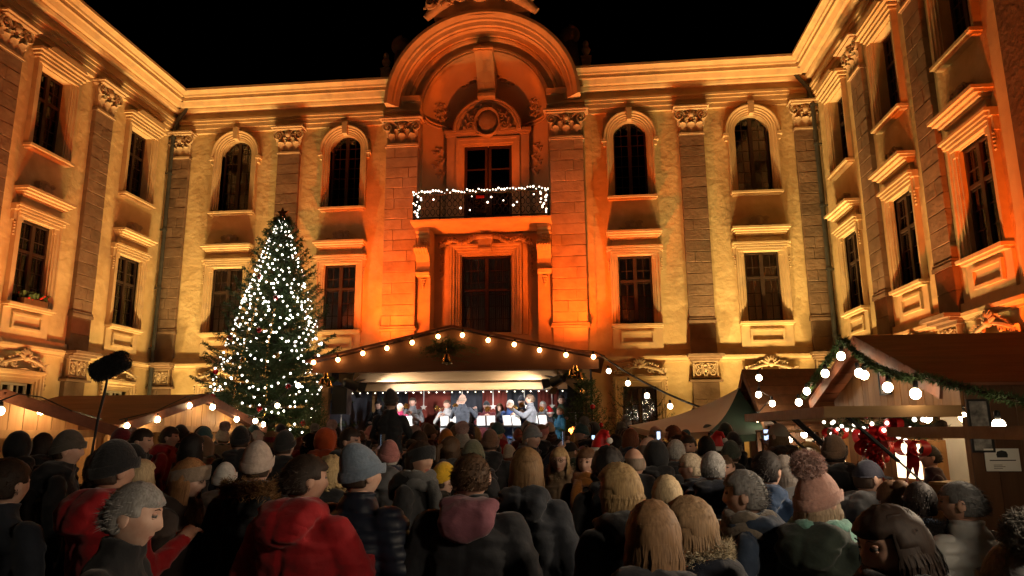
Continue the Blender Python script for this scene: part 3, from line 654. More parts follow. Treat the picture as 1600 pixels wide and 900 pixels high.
# ================================================================== floodlights at the foot of the walls
m_hous = mat('black_housing', (.02, .02, .02), (.03, .03, .03), rough=.5)
m_lens_y = emat('flood_lens_yellow', (1, .66, .2), 20); m_lens_o = emat('flood_lens_orange', (1, .2, .01), 20)
hm = MB(); hm.box((0, 0, 0), (.34, .16, .26)); hm.box((0, -.1, 0), (.28, .05, .2))
for k in range(6): hm.box((-.14+.056*k, -.14, 0), (.012, .05, .18))
flood_h = hm.mesh('housing', m_hous)
flood_b = MB().beam((-.2, 0, -.3), (.2, 0, -.3), .05, .02).beam((-.2, 0, -.3), (-.2, 0, .02), .03, .015).beam((.2, 0, -.3), (.2, 0, .02), .03, .015).mesh('bracket', m_hous)
fl_y = MB().box((0, .085, 0), (.28, .01, .2)).mesh('lens', m_lens_y); fl_o = MB().box((0, .085, 0), (.28, .01, .2)).mesh('lens', m_lens_o)
def flood(loc, target, power, col, label, cone=120, group='floodlights at the foot of the palace walls'):
    t = tag(empty('floodlight', loc), label, 'floodlight', group)
    d = Vector(target)-Vector(loc); q = d.to_track_quat('Y', 'Z')
    for nm, me in (('housing', flood_h), ('lens', fl_o if col[1] < .4 else fl_y)):
        o = obj(nm, me, t); o.rotation_euler = q.to_euler()
    obj('bracket', flood_b, t, rot=(0, 0, math.atan2(-d.x, d.y)))
    l = bpy.data.lights.new('flood_lamp', 'SPOT'); l.energy = power; l.color = col; l.spot_size = R(cone); l.spot_blend = 1.0; l.shadow_soft_size = .12
    lo = bpy.data.objects.new('flood_lamp', l); COL.objects.link(lo); lo.parent = t
    q2 = d.to_track_quat('-Z', 'Y'); lo.rotation_euler = q2.to_euler(); dn = d.normalized(); lo.location = dn*.16
    return t
YEL = (1, .65, .23); ORA = (1, .125, .009)
PH, PL_, PO = 2850, 240, 1500
def pair(loc, wall, pw, where, ax, tilt=0):
    # two narrow lamps aimed at the cornice and one wide lamp for the foot of the wall
    for k, w in ((-1, 'first'), (1, 'second')):
        o = .8*k; flood((loc[0]+ax[0]*o, loc[1]+ax[1]*o, loc[2]), (wall[0]+ax[0]*(o*1.3+tilt), wall[1]+ax[1]*o*1.3, 15.), PH*pw, YEL, 'yellow floodlight aimed high, %s of two %s' % (w, where), 62)
    flood(loc, (wall[0], wall[1], 3.8), PL_*pw, YEL, 'yellow floodlight aimed low '+where, 120)
def fy(u, pw, where): pair((X0+u, 20.25, .45), (X0+u, YF), pw, where, (1, 0), .7 if 0 < u < 8 else -.7 if -8 < u < 0 else 0)
fy(-9.9, .5, 'by the far corner of the central facade'); fy(-6.7, 1., 'between the tree and the central facade'); fy(6.7, 1., 'below the pilaster between the doors'); fy(9.5, .5, 'by the near corner of the central facade')
for s_, w in ((-1, 'tree'), (1, 'conifer')):
    flood((X0+s_*2.9, 20.1, 3.5), (X0+s_*2.8, YF, 12.5), PO*1.7, ORA, 'orange floodlight aimed at the pier on the %s side of the door' % w, 100)
    flood((X0+s_*2.9, 18.9, 3.4), (X0+s_*2.6, YF, 6.5), PO*.4, ORA, 'orange floodlight aimed low at the pier on the %s side' % w, 80)
    flood((X0+s_*2.3, 18.7, 3.6), (X0+s_*7., YF, 9.5), PO*.2, ORA, 'orange floodlight behind the stage roof turned to the %s side' % w, 110)
flood((X0, 18.3, 3.75), (X0, YF+.5, 14.5), PO*4.8, ORA, 'orange floodlight aimed at the niche from behind the stage roof', 66)
flood((X0, YF-.75, 8.6), (X0, YF+.4, 13.5), PO*.35, ORA, 'orange floodlight standing on the balcony floor', 100)
for Y, w in ((18.35, 'under the middle pilaster of the far side wing'), (14.8, 'under the outer pilaster of the far side wing'), (20.9, 'by the drainpipe of the far side wing')): pair((XL+1.8, min(Y, 20.5), .45), (XL, Y), .46 if Y < 20 else .3, w, (0, 1))
for Y, w in ((16.5, 'under the outer windows'), (12.4, 'towards the edge hut')): flood((XL+3., Y, .45), (XL, Y+1., 13), PO*(.75 if Y > 14 else 1.9), ORA, 'orange floodlight on the ground before the far side wing '+w, 80)
for Y, w in ((18.35, 'under the middle pilaster of the near side wing'), (15.1, 'under the outer pilaster of the near side wing'), (20.9, 'by the drainpipe of the near side wing')): pair((XR-1.7, min(Y, 20.5), .45), (XR, Y), .5 if Y < 20 else .3, w, (0, 1))
flood((XR-2.2, 16.6, .45), (XR, 16, 13), PO*.6, ORA, 'orange floodlight on the ground before the middle of the near side wing', 80)
flood((XR-1.3, 11.3, .45), (XR, 12.2, 11.5), PO*3.2, ORA, 'orange floodlight on the ground behind the garlanded hut', 100)
# ================================================================== more materials
m_pine = mat('pine_board', (.24, .115, .04), (.35, .18, .07), rough=.55, scale=2.2, stretch=(6, 6, .7), bump=.25, bscale=12, bdist=.006, rand=.22)
m_pinel = mat('bulb_lit_pine_board', (.36, .19, .075), (.50, .29, .12), rough=.55, scale=2.2, stretch=(6, 6, .7), bump=.25, bscale=12, bdist=.006, rand=.22)  # lighter copy of the pine: the glow of the bulbs is in its colour
m_pineh = mat('pine_beam', (.30, .165, .065), (.40, .235, .10), rough=.55, scale=2.2, stretch=(.7, 6, 6), bump=.2, bscale=12, bdist=.006, rand=.12)
m_brown = mat('brown_stained_board', (.10, .045, .022), (.16, .075, .035), rough=.5, scale=2., stretch=(6, 6, .7), bump=.25, bscale=12, bdist=.006, rand=.25)
m_roofb = mat('orange_lit_brown_roof', (.15, .05, .024), (.22, .08, .04), rough=.6, scale=2., stretch=(1, 6, 6), bump=.2, bscale=8, bdist=.008, rand=.15)  # brown reddened so the colour carries the orange floodlight on the roofs
m_fasc = mat('stage_fascia_paint', (.11, .042, .018), (.15, .06, .026), rough=.55, scale=1.5, stretch=(.6, 4, 3), bump=.15, bscale=8, bdist=.006)
m_black = mat('black_plastic', (.012, .012, .013), (.02, .02, .022), rough=.45)
m_blackcloth = mat('dark_stage_cloth', (.028, .03, .04), (.045, .048, .06), rough=.95, scale=3)
m_redcloth = mat('red_stage_cloth', (.16, .03, .022), (.22, .045, .03), rough=.95, scale=3)
m_deck = mat('stage_deck', (.06, .05, .045), (.1, .09, .08), rough=.7)
m_metal = mat('steel', (.5, .5, .5), (.58, .58, .58), rough=.3, metal=1)
m_gold = mat('brass', (.75, .5, .2), (.85, .6, .28), rough=.25, metal=1)
m_needle = mat('spruce_needles', (.035, .065, .02), (.075, .115, .035), rough=.7, scale=3, spec=.3)
m_needle2 = mat('fir_needles', (.035, .07, .022), (.07, .12, .04), rough=.7, scale=3, spec=.3)
m_bark = mat('bark', (.06, .04, .028), (.11, .075, .05), rough=.95, scale=8, bump=.6)
m_red = mat('red_ribbon', (.5, .012, .015), (.62, .02, .02), rough=.45, scale=4)
m_redb = mat('red_glass_ball', (.45, .01, .012), rough=.15, spec=.6, coat=.5)
m_goldb = mat('gold_glass_ball', (.7, .42, .12), rough=.2, metal=.8)
m_paper = mat('paper', (.72, .70, .66), (.78, .76, .72), rough=.8)
m_ink = mat('ink', (.03, .03, .03), rough=.8)
m_led = emat('led_white', (1, .90, .78), 12)
m_ledw = emat('led_warm', (1, .86, .66), 5)
m_bulb_st = emat('bulb_amber', (1, .52, .16), 26)
m_bulb_ww = emat('bulb_warm_white', (1, .78, .50), 30)
m_canvas = mat('beige_canvas', (.70, .58, .44), (.78, .66, .5), rough=.9, scale=2, bump=.1)
m_green = mat('dark_green_canvas', (.02, .04, .028), (.03, .055, .038), rough=.9, scale=2, bump=.1)
m_screen = emat('lit_display', (1, .74, .48), 3.5)
m_bottle = mat('dark_bottle_glass', (.015, .03, .012), rough=.12, spec=.6)
m_cork = mat('foil', (.3, .05, .04), rough=.4)

# ================================================================== string lights
bulb_am = MB(); bulb_am.ell((0, 0, -.02), (.046, .046, .05), 12, 8, 0); bulb_am.lathe([(.02, .02), (.024, .05), (.022, .085), (.008, .095)], (0, 0, 0), 8, 1)
BULB_A = bulb_am.mesh('bulb', [m_bulb_st, m_black], smooth=True); bulb_am2 = bulb_am.mesh('bulb', [m_bulb_ww, m_black], smooth=True); BULB_W = bulb_am2; BULB_L = bulb_am.mesh('bulb', [emat('bulb_golden', (1, .68, .34), 105), m_black], smooth=True)
def sagpath(a, b, sag, n=10):
    a, b = Vector(a), Vector(b); return [a.lerp(b, i/n)+Vector((0, 0, -sag*4*(i/n)*(1-i/n))) for i in range(n+1)]
def string_light(label, path, bulbs, mesh, r=.009, group='strings of bulbs'):
    t = tag(empty('string_light', path[0]), label, 'string light', group); o = Vector(path[0])
    MB().tube([Vector(p)-o for p in path], r, 6).build('cable', m_black, t, smooth=True)
    for b in bulbs: obj('bulb', mesh, t, Vector(b)-o-Vector((0, 0, .09)), rot=(R(random.uniform(-8, 8)), R(random.uniform(-8, 8)), 0))
    return t

# ================================================================== needles and conifers
def tri_mesh(name, V, mats, faces=3):
    V = np.asarray(V, dtype=np.float32).reshape(-1, 3); n = len(V)//3
    me = bpy.data.meshes.new(name); me.vertices.add(len(V)); me.vertices.foreach_set('co', V.ravel()); me.loops.add(n*3); me.loops.foreach_set('vertex_index', np.arange(n*3, dtype=np.int32))
    me.polygons.add(n); me.polygons.foreach_set('loop_start', np.arange(0, n*3, 3, dtype=np.int32)); me.polygons.foreach_set('loop_total', np.full(n, 3, dtype=np.int32))
    me.update(calc_edges=True); me.materials.append(mats); return me
def needle_tris(P, D, rng, per, nl, nw, spread=.9):
    # P twig base (k,3), D twig vector (k,3): needles all along every twig
    k = len(P); t = (np.arange(per)+.5)/per
    base = P[:, None, :]+D[:, None, :]*t[None, :, None]; dirn = D/np.linalg.norm(D, axis=1, keepdims=True)
    rv = rng.normal(size=(k, per, 3)); rv -= (rv*dirn[:, None, :]).sum(2, keepdims=True)*dirn[:, None, :]; rv /= np.linalg.norm(rv, axis=2, keepdims=True)
    nd = dirn[:, None, :]*.55+rv*spread; nd /= np.linalg.norm(nd, axis=2, keepdims=True)
    sd = np.cross(nd, rng.normal(size=(k, per, 3))); sd /= np.linalg.norm(sd, axis=2, keepdims=True)+1e-9
    L = nl*rng.uniform(.7, 1.2, size=(k, per, 1))
    return np.stack([base-sd*nw, base+sd*nw, base+nd*L], axis=2).reshape(-1, 3)
def conifer(name, label, loc, h, rad, seed, whorls=30, per=9, z0=.6, droop=.35, nl=.06, nw=.007, npt=12, tw=.09, group=None, mat_=None, bare=0., pw=.85):
    rng = np.random.default_rng(seed); t = tag(empty(name, loc), label, 'tree', group)
    tr = MB(); tr.tube([(0, 0, 0), (.02, .01, h*.3), (-.01, .02, h*.6), (0, 0, h*.98)], [h*.017+.01, h*.013+.008, h*.008+.005, .004], 8)
    br = MB(); P = []; D = []
    for w in range(whorls):
        t0 = (w+rng.uniform(-.3, .3))/whorls; t0 = min(max(t0, 0), .985); z = z0+(h-z0)*t0
        nb = max(4, int(per*(1-.45*t0))); a0 = rng.uniform(0, 6.28)
        for b in range(nb):
            a = a0+6.283*b/nb+rng.uniform(-.25, .25); L = rad*((1-t0)**pw)*rng.uniform(.62, 1.2)+.06
            up = .35-droop*(1-t0)*1.2+.5*t0; dx, dy = math.cos(a), math.sin(a); n = max(4, int(L/.12)); pts = []
            for i in range(n+1):
                s = i/n; pts.append((dx*L*s, dy*L*s, z+L*(up*s-.55*droop*s*s+.22*s**4)))
            br.tube(pts, [max(.003, .012*(1-.8*i/n)*min(1.6, .5+L)) for i in range(n+1)], 4, caps=False)
            m_ = max(4, int(L/tw))
            for i in range(m_+1):
                s = .12+.88*i/m_
                if rng.random() < bare: continue
                k = s*n; i0 = min(int(k), n-1); f = k-i0; p = np.array(pts[i0])*(1-f)+np.array(pts[i0+1])*f; tg = np.array(pts[i0+1])-np.array(pts[i0]); tg /= np.linalg.norm(tg)
                sl_ = (.12+.30*min(1.2, L)*(1-s*.75))*rng.uniform(.7, 1.2)
                if i == m_: P.append(p); D.append(tg*sl_*.8)
                for sg in (-1, 1):
                    sd = np.array([-dy*sg, dx*sg, 0]); v = tg*.75+sd*.75+np.array([0, 0, -.22-.35*droop*rng.random()]); v /= np.linalg.norm(v); P.append(p); D.append(v*sl_)
    P = np.array(P); D = np.array(D)
    V = needle_tris(P, D, rng, npt, nl, nw)
    # twigs as slim triangles
    sd = np.cross(D, [0, 0, 1.]); sd /= np.linalg.norm(sd, axis=1, keepdims=True)+1e-9
    tw_ = np.stack([P-sd*.004, P+sd*.004, P+D], axis=1).reshape(-1, 3)
    tr.build('trunk', m_bark, t, smooth=True); br.build('branches', m_bark, t, smooth=True, recalc=False)
    obj('crown', tri_mesh('crown', np.concatenate([V, tw_]), mat_ or m_needle), t)
    return t
def garland_needles(path, r, seed, dens=90, nl=.05, nw=.005):
    rng = np.random.default_rng(seed); pts = [np.array(p) for p in path]; P = []; D = []
    for a, b in zip(pts, pts[1:]):
        L = np.linalg.norm(b-a); k = max(2, int(L*dens)); s = rng.random(k)[:, None]; P.append(a+(b-a)*s); rv = rng.normal(size=(k, 3)); rv /= np.linalg.norm(rv, axis=1, keepdims=True); D.append(rv*r+(b-a)/L*r*.7)
    return needle_tris(np.concatenate(P), np.concatenate(D), rng, 6, nl, nw)
def garland(name, label, path, r, seed, dens=90, group=None):
    t = tag(empty(name, path[0]), label, 'garland', group); o = Vector(path[0]); pp = [Vector(p)-o for p in path]
    MB().tube(pp, r*.35, 6).build('stem', m_bark, t, smooth=True); obj('needles', tri_mesh('needles', garland_needles(pp, r, seed, dens), m_needle2), t); return t

# ================================================================== big Christmas tree
TX, TY, TH, TR = -7.5, 16.5, 7.15, 2.0
conifer('christmas_tree', 'tall spruce Christmas tree wrapped in white fairy lights', (TX, TY, 0), TH, TR, 11, whorls=48, per=13, z0=.7, droop=.42, nl=.075, nw=.009, npt=15, tw=.085)
def tr_r(z): t = (z-.7)/(TH-.7); return TR*max(0, 1-t)**.85*.93+.05
st = MB(); pts = []
for k in range(10): a = PI/2+PI*k/5; q = .16 if k % 2 == 0 else .07; pts.append((q*math.cos(a), q*math.sin(a)))
st.prism(pts, -.015, .015); tag(st.build('tree_star', m_gold, loc=(TX, TY, TH+.16)), 'small dark star on the tip of the Christmas tree', 'star')
trn = random.Random(21); LED = MB().ell((0, 0, 0), .021, 8, 6).mesh('bulb', m_led, smooth=True)
tl = tag(empty('fairy_lights', (TX, TY, 0)), 'white fairy lights looped in swags over the Christmas tree', 'fairy lights'); front = []; backl = []; wires = MB()
tiers = [(1.45, 7, .55), (2.15, 8, .55), (2.75, 8, .5), (3.3, 7, .5), (3.85, 7, .45), (4.35, 6, .42), (4.8, 6, .38), (5.25, 6, .32), (5.65, 5, .28), (6.0, 5, .22), (6.3, 5, .18), (6.55, 5, .1), (6.75, 4, .08), (6.9, 4, .05), (7.02, 4, .03)]
def led(a, z, e=1.):
    r_ = tr_r(z)*e; p = (r_*math.cos(a), r_*math.sin(a), z); (front if math.sin(a) < .25 else backl).append(p); return p
for k, (z, n_, sg) in enumerate(tiers):
    a0 = trn.uniform(0, 6)
    for s_ in range(n_):
        aa = a0+2*PI*s_/n_; ab = aa+2*PI/n_; L = tr_r(z)*(ab-aa)+sg; nn = max(3, int(L/.165)); wp = []
        jz = trn.uniform(-.15, .15)
        for i in range(nn):
            t = i/nn; wp.append(led(aa+(ab-aa)*t, z+jz*(1-t)-sg*4*t*(1-t)*trn.uniform(.9, 1.05), trn.uniform(.96, 1.06)))
        if len(wp) > 1: wires.tube(wp, .004, 3, caps=False)
for k in range(5):       # strands running down the tree
    a = -2.7+k*.55; z = 6.7-.3*k
    for i in range(17): z -= .11; led(a+.25*math.sin(i*.5+k), z, 1.04)
front.sort(key=lambda p: p[1])
for p in front[:300]: obj('bulb', LED, tl, p)
rest = MB()
for p in front[300:]+backl: rest.ell(p, .023, 6, 4)
rest.build('hidden_bulbs', m_led, tl)['kind'] = 'stuff'
wires.build('wire', m_green, tl)
BALL = {}
for nm, ma in (('r', m_redb), ('g', m_goldb)):
    b = MB(); b.ell((0, 0, 0), .065, 14, 10, 0); b.lathe([(.018, .06), (.018, .085)], (0, 0, 0), 8, 1); BALL[nm] = b.mesh('bauble', [ma, m_metal], smooth=True)
for i, (px_, z, c, w) in enumerate(((-1.9, 5.55, 'r', 'upper'), (-1.2, 5.0, 'r', 'middle'), (-2.4, 4.1, 'r', 'outer'), (-1.5, 4.2, 'r', 'central'), (-2.7, 3.3, 'r', 'low outer'), (-1.3, 2.4, 'r', 'lowest'), (-.9, 2.9, 'r', 'stage-side'), (-2.2, 2.7, 'r', 'hut-side'), (-1.7, 3.5, 'g', 'gold central'), (-1.1, 3.6, 'g', 'gold stage-side'), (-.7, 2.1, 'r', 'bottom'), (-2.05, 6.1, 'g', 'gold top'))):
    r_ = tr_r(z)*1.03; tag(obj('bauble', BALL[c], None, (TX+r_*math.cos(px_), TY+r_*math.sin(px_), z)), '%s shiny bauble on the Christmas tree, %s one' % ('gold' if c == 'g' else 'red', w.replace('gold ', '')), 'bauble', 'baubles on the Christmas tree')
for q, a in enumerate((-1.75, -1.25, -2.2)):       # tinsel chains hanging down
    tm = MB(); pts = [((tr_r(z)*1.02)*math.cos(a+.03*math.sin(z*3)), (tr_r(z)*1.02)*math.sin(a+.03*math.sin(z*3)), z) for z in [5.0-.08*i-q*.3 for i in range(34)]]
    for p in pts: tm.ell((p[0]+trn.uniform(-.02, .02), p[1], p[2]), (.02, .02, .034), 5, 4)
    tag(tm.build('tinsel_chain', m_goldb, loc=(TX, TY, 0), smooth=True), 'gold tinsel chain hanging down the Christmas tree, %s' % ('middle one', 'one nearest the stage', 'one nearest the huts')[q], 'tinsel', 'tinsel chains on the tree')['kind'] = 'thing'

# ================================================================== stage
SX, SY0, SY1, SZ = -2.84, 15., 19., .98
stg = tag(empty('stage', (SX, SY0, 0)), 'wooden gabled stage with brown fascia and lit interior', 'stage'); HW = 3.1
d = MB(); d.bb(-HW+.1, HW-.1, .05, 4, SZ-.12, SZ); d.build('deck', m_deck, stg)
MB().bb(-HW+.1, HW-.1, .02, .045, 0, SZ-.13).build('skirt', m_blackcloth, stg)
fz0, fz1, fzr = 3.16, 3.36, 4.06
f = MB(); f.prism([(-HW, fz0), (HW, fz0), (HW, fz1), (0, fzr), (-HW, fz1)], 0, .04); f.build('gable_fascia', m_fasc, stg)
for s_ in (-1, 1):
    r_ = MB(); a = Vector((0, 0, fzr+.03)); b = Vector((s_*(HW+.12), 0, fz1+.02)); dn = (b-a).normalized(); nn = Vector((-dn.z*s_, 0, dn.x*s_))
    r_.add([a+Vector((0, -.12, 0)), b+Vector((0, -.12, 0)), b+Vector((0, 4.1, 0)), a+Vector((0, 4.1, 0)), a+nn*.05+Vector((0, -.12, 0)), b+nn*.05+Vector((0, -.12, 0)), b+nn*.05+Vector((0, 4.1, 0)), a+nn*.05+Vector((0, 4.1, 0))], [(0, 1, 2, 3), (4, 7, 6, 5), (0, 4, 5, 1), (1, 5, 6, 2), (2, 6, 7, 3), (3, 7, 4, 0)])
    r_.build('roof_slope', m_roofb, stg)
    MB().bb(s_*(HW-.35), s_*(HW-.2), .1, .25, SZ, 3.3).build('post', m_pineh, stg); MB().bb(s_*(HW-.35), s_*(HW-.2), 3.8, 3.95, SZ, 3.3).build('post', m_pineh, stg)
    MB().bb(s_*(HW-.18), s_*(HW-.15), .3, 3.9, SZ, 3.3).build('side_panel', m_blackcloth, stg)
    MB().beam((s_*(HW-.28), .3, 2.6), (s_*(HW-.95), .3, 3.15), .07, .09).build('brace', m_pineh, stg)
for y, z0_, z1_ in ((.7, 3.0, 3.2), (1.45, 2.84, 3.0), (2.6, 3.0, 3.16)): MB().bb(-HW+.36, HW-.36, y, y+.1, z0_, z1_).build('beam', m_pineh, stg)
ce = MB()
for q in range(30): x = -HW+.2+(2*HW-.4)*(q+.5)/30; ce.bb(x-.095, x+.095, .4, 3.9, 3.30, 3.32)
for q in range(30):
    x = -HW+.2+(2*HW-.4)*(q+.5)/30; obj('ceiling_board', cached('cb', lambda: MB().box((0, 0, 0), (.196, 3.5, .02)).mesh('ceiling_board', m_pineh)), stg, (x, 2.15, 3.31))
pc = [(-2.75, -1.9, 0), (-1.9, -.75, 1), (-.75, .1, 0), (.1, .75, 1), (.75, 1.55, 0), (1.55, 2.1, 1), (2.1, 2.75, 0)]
for a, b, c in pc:
    cm = MB(); n = 16; vs_ = []
    for i in range(n+1): x = a+(b-a)*i/n; y = 3.75+.03*math.sin(i*2.1); vs_ += [(x, y, SZ), (x, y, 3.3)]
    cm.add(vs_, [(2*i, 2*i+2, 2*i+3, 2*i+1) for i in range(n)]); cm.build('backdrop_curtain', m_redcloth if c else m_blackcloth, stg, smooth=True, recalc=False)
# hanging star ornaments and a thin row of lights under the beam
for i, x in enumerate((-1.35, -.35, .45, 1.25, 1.95, 2.55)):
    t = tag(empty('hanging_ornament', (SX+x, SY0+3.2, 2.95)), 'white star on a ribbon in the stage, %s' % ('nearest the tree', 'left of the conductor', 'right of the conductor', 'above the blue player', 'above the sideways player', 'nearest the fir trees')[i], 'ornament', 'star ornaments hanging in the stage')
    MB().bb(-.012, .012, -.002, .002, -.38, 0).build('ribbon', m_paper, t); s = MB(); s.prism([(p[0]*.6, p[1]*.6-.45) for p in pts] if False else [((.09 if k % 2 == 0 else .04)*math.cos(PI/2+PI*k/5), (.09 if k % 2 == 0 else .04)*math.sin(PI/2+PI*k/5)-.44) for k in range(10)], -.01, .01); s.build('star', m_paper, t)
sb = tag(empty('fairy_lights', (SX, SY0+1.5, 2.82)), 'row of tiny warm lights along the beam inside the stage', 'fairy lights'); LEDW = MB().ell((0, 0, 0), .022, 8, 6).mesh('bulb', m_ledw, smooth=True)
MB().beam((-2.7, -.08, 0), (2.7, -.08, 0), .008, .008).build('wire', m_black, sb)
for q in range(30): obj('bulb', LEDW, sb, (-2.65+5.3*q/29, -.08, -.03), scale=.6)
bx_ = [(-5.87, 3.4), (-5.33, 3.45), (-4.78, 3.58), (-4.25, 3.68), (-3.7, 3.79), (-3.14, 3.91), (-2.61, 3.93), (-2.06, 3.81), (-1.5, 3.71), (-.97, 3.58), (-.42, 3.47), (.15, 3.42)]
string_light('string of amber bulbs along the stage gable', [(-6.05, 14.9, 3.40)]+[(a, 14.9, b+.1) for a, b in bx_[:6]]+[(-2.84, 14.9, 4.06)]+[(a, 14.9, b+.1) for a, b in bx_[6:]]+[(.3, 14.9, 3.44)], [(a, 14.88, b+.09) for a, b in bx_], BULB_A)
cb_ = [(.3, 14.9, 3.44)]+sagpath((.3, 14.9, 3.44), (2.6, 12, 2.02), .17, 12)[1:]
string_light('dark cable with bulbs swinging from the stage to the green canopy', cb_, [Vector((x, y, z+.1)) for (x, z), y in zip([(.44, 3.08), (.79, 2.8), (1.11, 2.54), (1.48, 2.33), (1.83, 2.16), (2.15, 2.02), (2.51, 1.93)], (14.5, 14, 13.6, 13.2, 12.8, 12.4, 12))], BULB_W, r=.02)
# wreath with bell
def bell(mb, c, s, mi=0): mb.lathe([(.015*s, .17*s), (.05*s, .16*s), (.07*s, .1*s), (.085*s, .04*s), (.12*s, 0), (.11*s, -.005), (.06*s, .06*s)], c, 14, mi); mb.ell((c[0], c[1], c[2]-.01*s), .025*s, 7, 5, mi)
def bough(name, label, c, w, h, seed, bells, facing=-1, group=None):
    t = tag(empty(name, c), label, 'decoration', group); rng = np.random.default_rng(seed); P = []; D = []
    for k in range(170):
        a = rng.uniform(-.25, PI+.25); v = np.array([math.cos(a)*w*rng.uniform(.4, 1), -.1*rng.random()-.02, (math.sin(a)*.45-.3)*h*rng.uniform(.5, 1)]); P.append(np.array([rng.normal()*w*.25, -.05*rng.random(), rng.normal()*h*.15])); D.append(v*.75)
    obj('needles', tri_mesh('needles', needle_tris(np.array(P), np.array(D), rng, 22, .05, .006), m_needle2), t)
    for (x, z, s) in bells: b = MB(); bell(b, (x, -.14, z), s); b.tube([(x, -.12, z+.16*s), (x*.5, -.1, .1)], .006, 5); b.build('bell', m_gold, t, autosmooth=40)
    return t
bough('fir_wreath', 'fir bough with a brass bell hanging on the stage gable', (-2.95, 14.86, 3.64), .62, .66, 4, [(.04, -.34, 1.2)])
bough('bell_spray', 'fir spray with bells on the stage post by the Christmas tree', (-5.55, 14.9, 3.0), .2, .2, 5, [(-.05, -.1, .9), (.1, -.16, .8), (.02, .03, .7)], group='bell sprays on the stage posts')
bough('bell_spray', 'fir spray with bells on the stage post by the conifers', (-.25, 14.9, 3.05), .2, .2, 6, [(-.05, -.05, .9), (.1, -.12, .9), (.02, .05, .7)], group='bell sprays on the stage posts')
# spotlights with barn doors
def spot(c, aim, label, power, cone=110, col=(1, .95, .92)):
    t = tag(empty('stage_spotlight', c), label, 'spotlight', 'spotlights at the stage front'); d = Vector(aim)-Vector(c); q = d.to_track_quat('Y', 'Z').to_euler()
    b = MB(); T = Matrix.Rotation(-PI/2, 4, 'X'); b.lathe([(.05, -.2), (.1, -.16), (.11, .12), (.12, .14), (.105, .14), (.1, .1)], (0, 0, 0), 14, 0, T, caps=False); b.lathe([(.001, -.2), (.05, -.2)], (0, 0, 0), 14, 0, T, caps=False)
    b.build('housing', m_black, t, rot=q, autosmooth=40)
    l_ = MB(); l_.lathe([(.001, .09), (.1, .09)], (0, 0, 0), 14, 0, T, caps=False); l_.build('lens', emat('spot_lens', (1, .96, .92), 60), t, rot=q)
    for k in range(4):
        a = PI/2*k; w = MB(); M_ = Matrix.Rotation(a, 4, 'Y'); w.add([M_ @ Vector(p) for p in ((-.09, .14, .11), (.09, .14, .11), (.11, .27, .2), (-.11, .27, .2), (-.09, .14, .115), (.09, .14, .115), (.11, .27, .205), (-.11, .27, .205))], [(0, 1, 2, 3), (4, 7, 6, 5), (0, 4, 5, 1), (1, 5, 6, 2), (2, 6, 7, 3), (3, 7, 4, 0)]); w.build('barn_door', m_black, t, rot=q)
    MB().beam((0, 0, 0), (0, .25, .32), .02, .02).build('yoke', m_black, t)
    l = bpy.data.lights.new('spot_lamp', 'SPOT'); l.energy = power; l.color = col; l.spot_size = R(cone); l.spot_blend = .8; l.shadow_soft_size = .08
    lo = bpy.data.objects.new('spot_lamp', l); COL.objects.link(lo); lo.parent = t; lo.rotation_euler = d.to_track_quat('-Z', 'Y').to_euler(); lo.location = d.normalized()*.3
spot((-5.05, 14.95, 2.9), (-2.6, 17.4, 1.9), 'stage spotlight with barn doors near the loudspeaker', 620, 92)
spot((-.6, 14.95, 2.93), (-3.0, 17.4, 1.9), 'stage spotlight with barn doors near the conifers', 620, 92)
# loudspeakers on poles
def speaker(x, y, label):
    t = tag(empty('loudspeaker', (x, y, 0)), label, 'loudspeaker', 'loudspeakers on stands')
    b = MB(); b.prism([(-.17, 0), (.17, 0), (.17, .62), (-.17, .62)], -.17, .17); b.build('cabinet', m_black, t, loc=(0, 0, 2.28))
    gq = MB(); gq.box((0, -.178, .31), (.3, .012, .56)); gq.build('grille', mat('speaker_grille', (.02, .02, .02), rough=.7), t, loc=(0, 0, 2.28))
    MB().tube([(0, 0, .9), (0, 0, 2.28)], .018, 8).build('pole', m_metal, t)
    for k in range(3): a = 2*PI*k/3+.5; MB().tube([(0, 0, 1.3), (.45*math.cos(a), .45*math.sin(a), SZ)], .013, 6).build('leg', m_black, t)
speaker(-5.35, 15.3, 'black loudspeaker on a pole at the stage end by the Christmas tree'); speaker(-.25, 15.5, 'black loudspeaker half hidden by the conifer at the stage end')
# music stands
def music_stand(x, y, rz, label):
    t = tag(empty('music_stand', (x, y, SZ), rz), label, 'music stand', 'music stands on the stage')
    MB().tube([(0, 0, .02), (0, 0, 1.05)], .012, 6).build('pole', m_black, t)
    for k in range(3): a = 2*PI*k/3; MB().tube([(0, 0, .3), (.28*math.cos(a), .28*math.sin(a), .02)], .008, 5).build('leg', m_black, t)
    s = MB(); s.add([(-.23, -.05, 1.02), (.23, -.05, 1.02), (.23, .08, 1.28), (-.23, .08, 1.28), (-.23, -.04, 1.015), (.23, -.04, 1.015), (.23, .09, 1.275), (-.23, .09, 1.275)], [(0, 1, 2, 3), (4, 7, 6, 5), (0, 4, 5, 1), (1, 5, 6, 2), (2, 6, 7, 3), (3, 7, 4, 0)]); s.beam((-.23, .0, 1.01), (.23, 0, 1.01), .07, .015)
    s.build('desk', m_black, t)
    for k in (-1, 1): q = MB(); q.add([(k*.115-.1, .045-.01, 1.05), (k*.115+.1, .035, 1.05), (k*.115+.1, .115, 1.27), (k*.115-.1, .115, 1.27)], [(0, 1, 2, 3)]); q.build('sheet', m_paper, t, recalc=False)
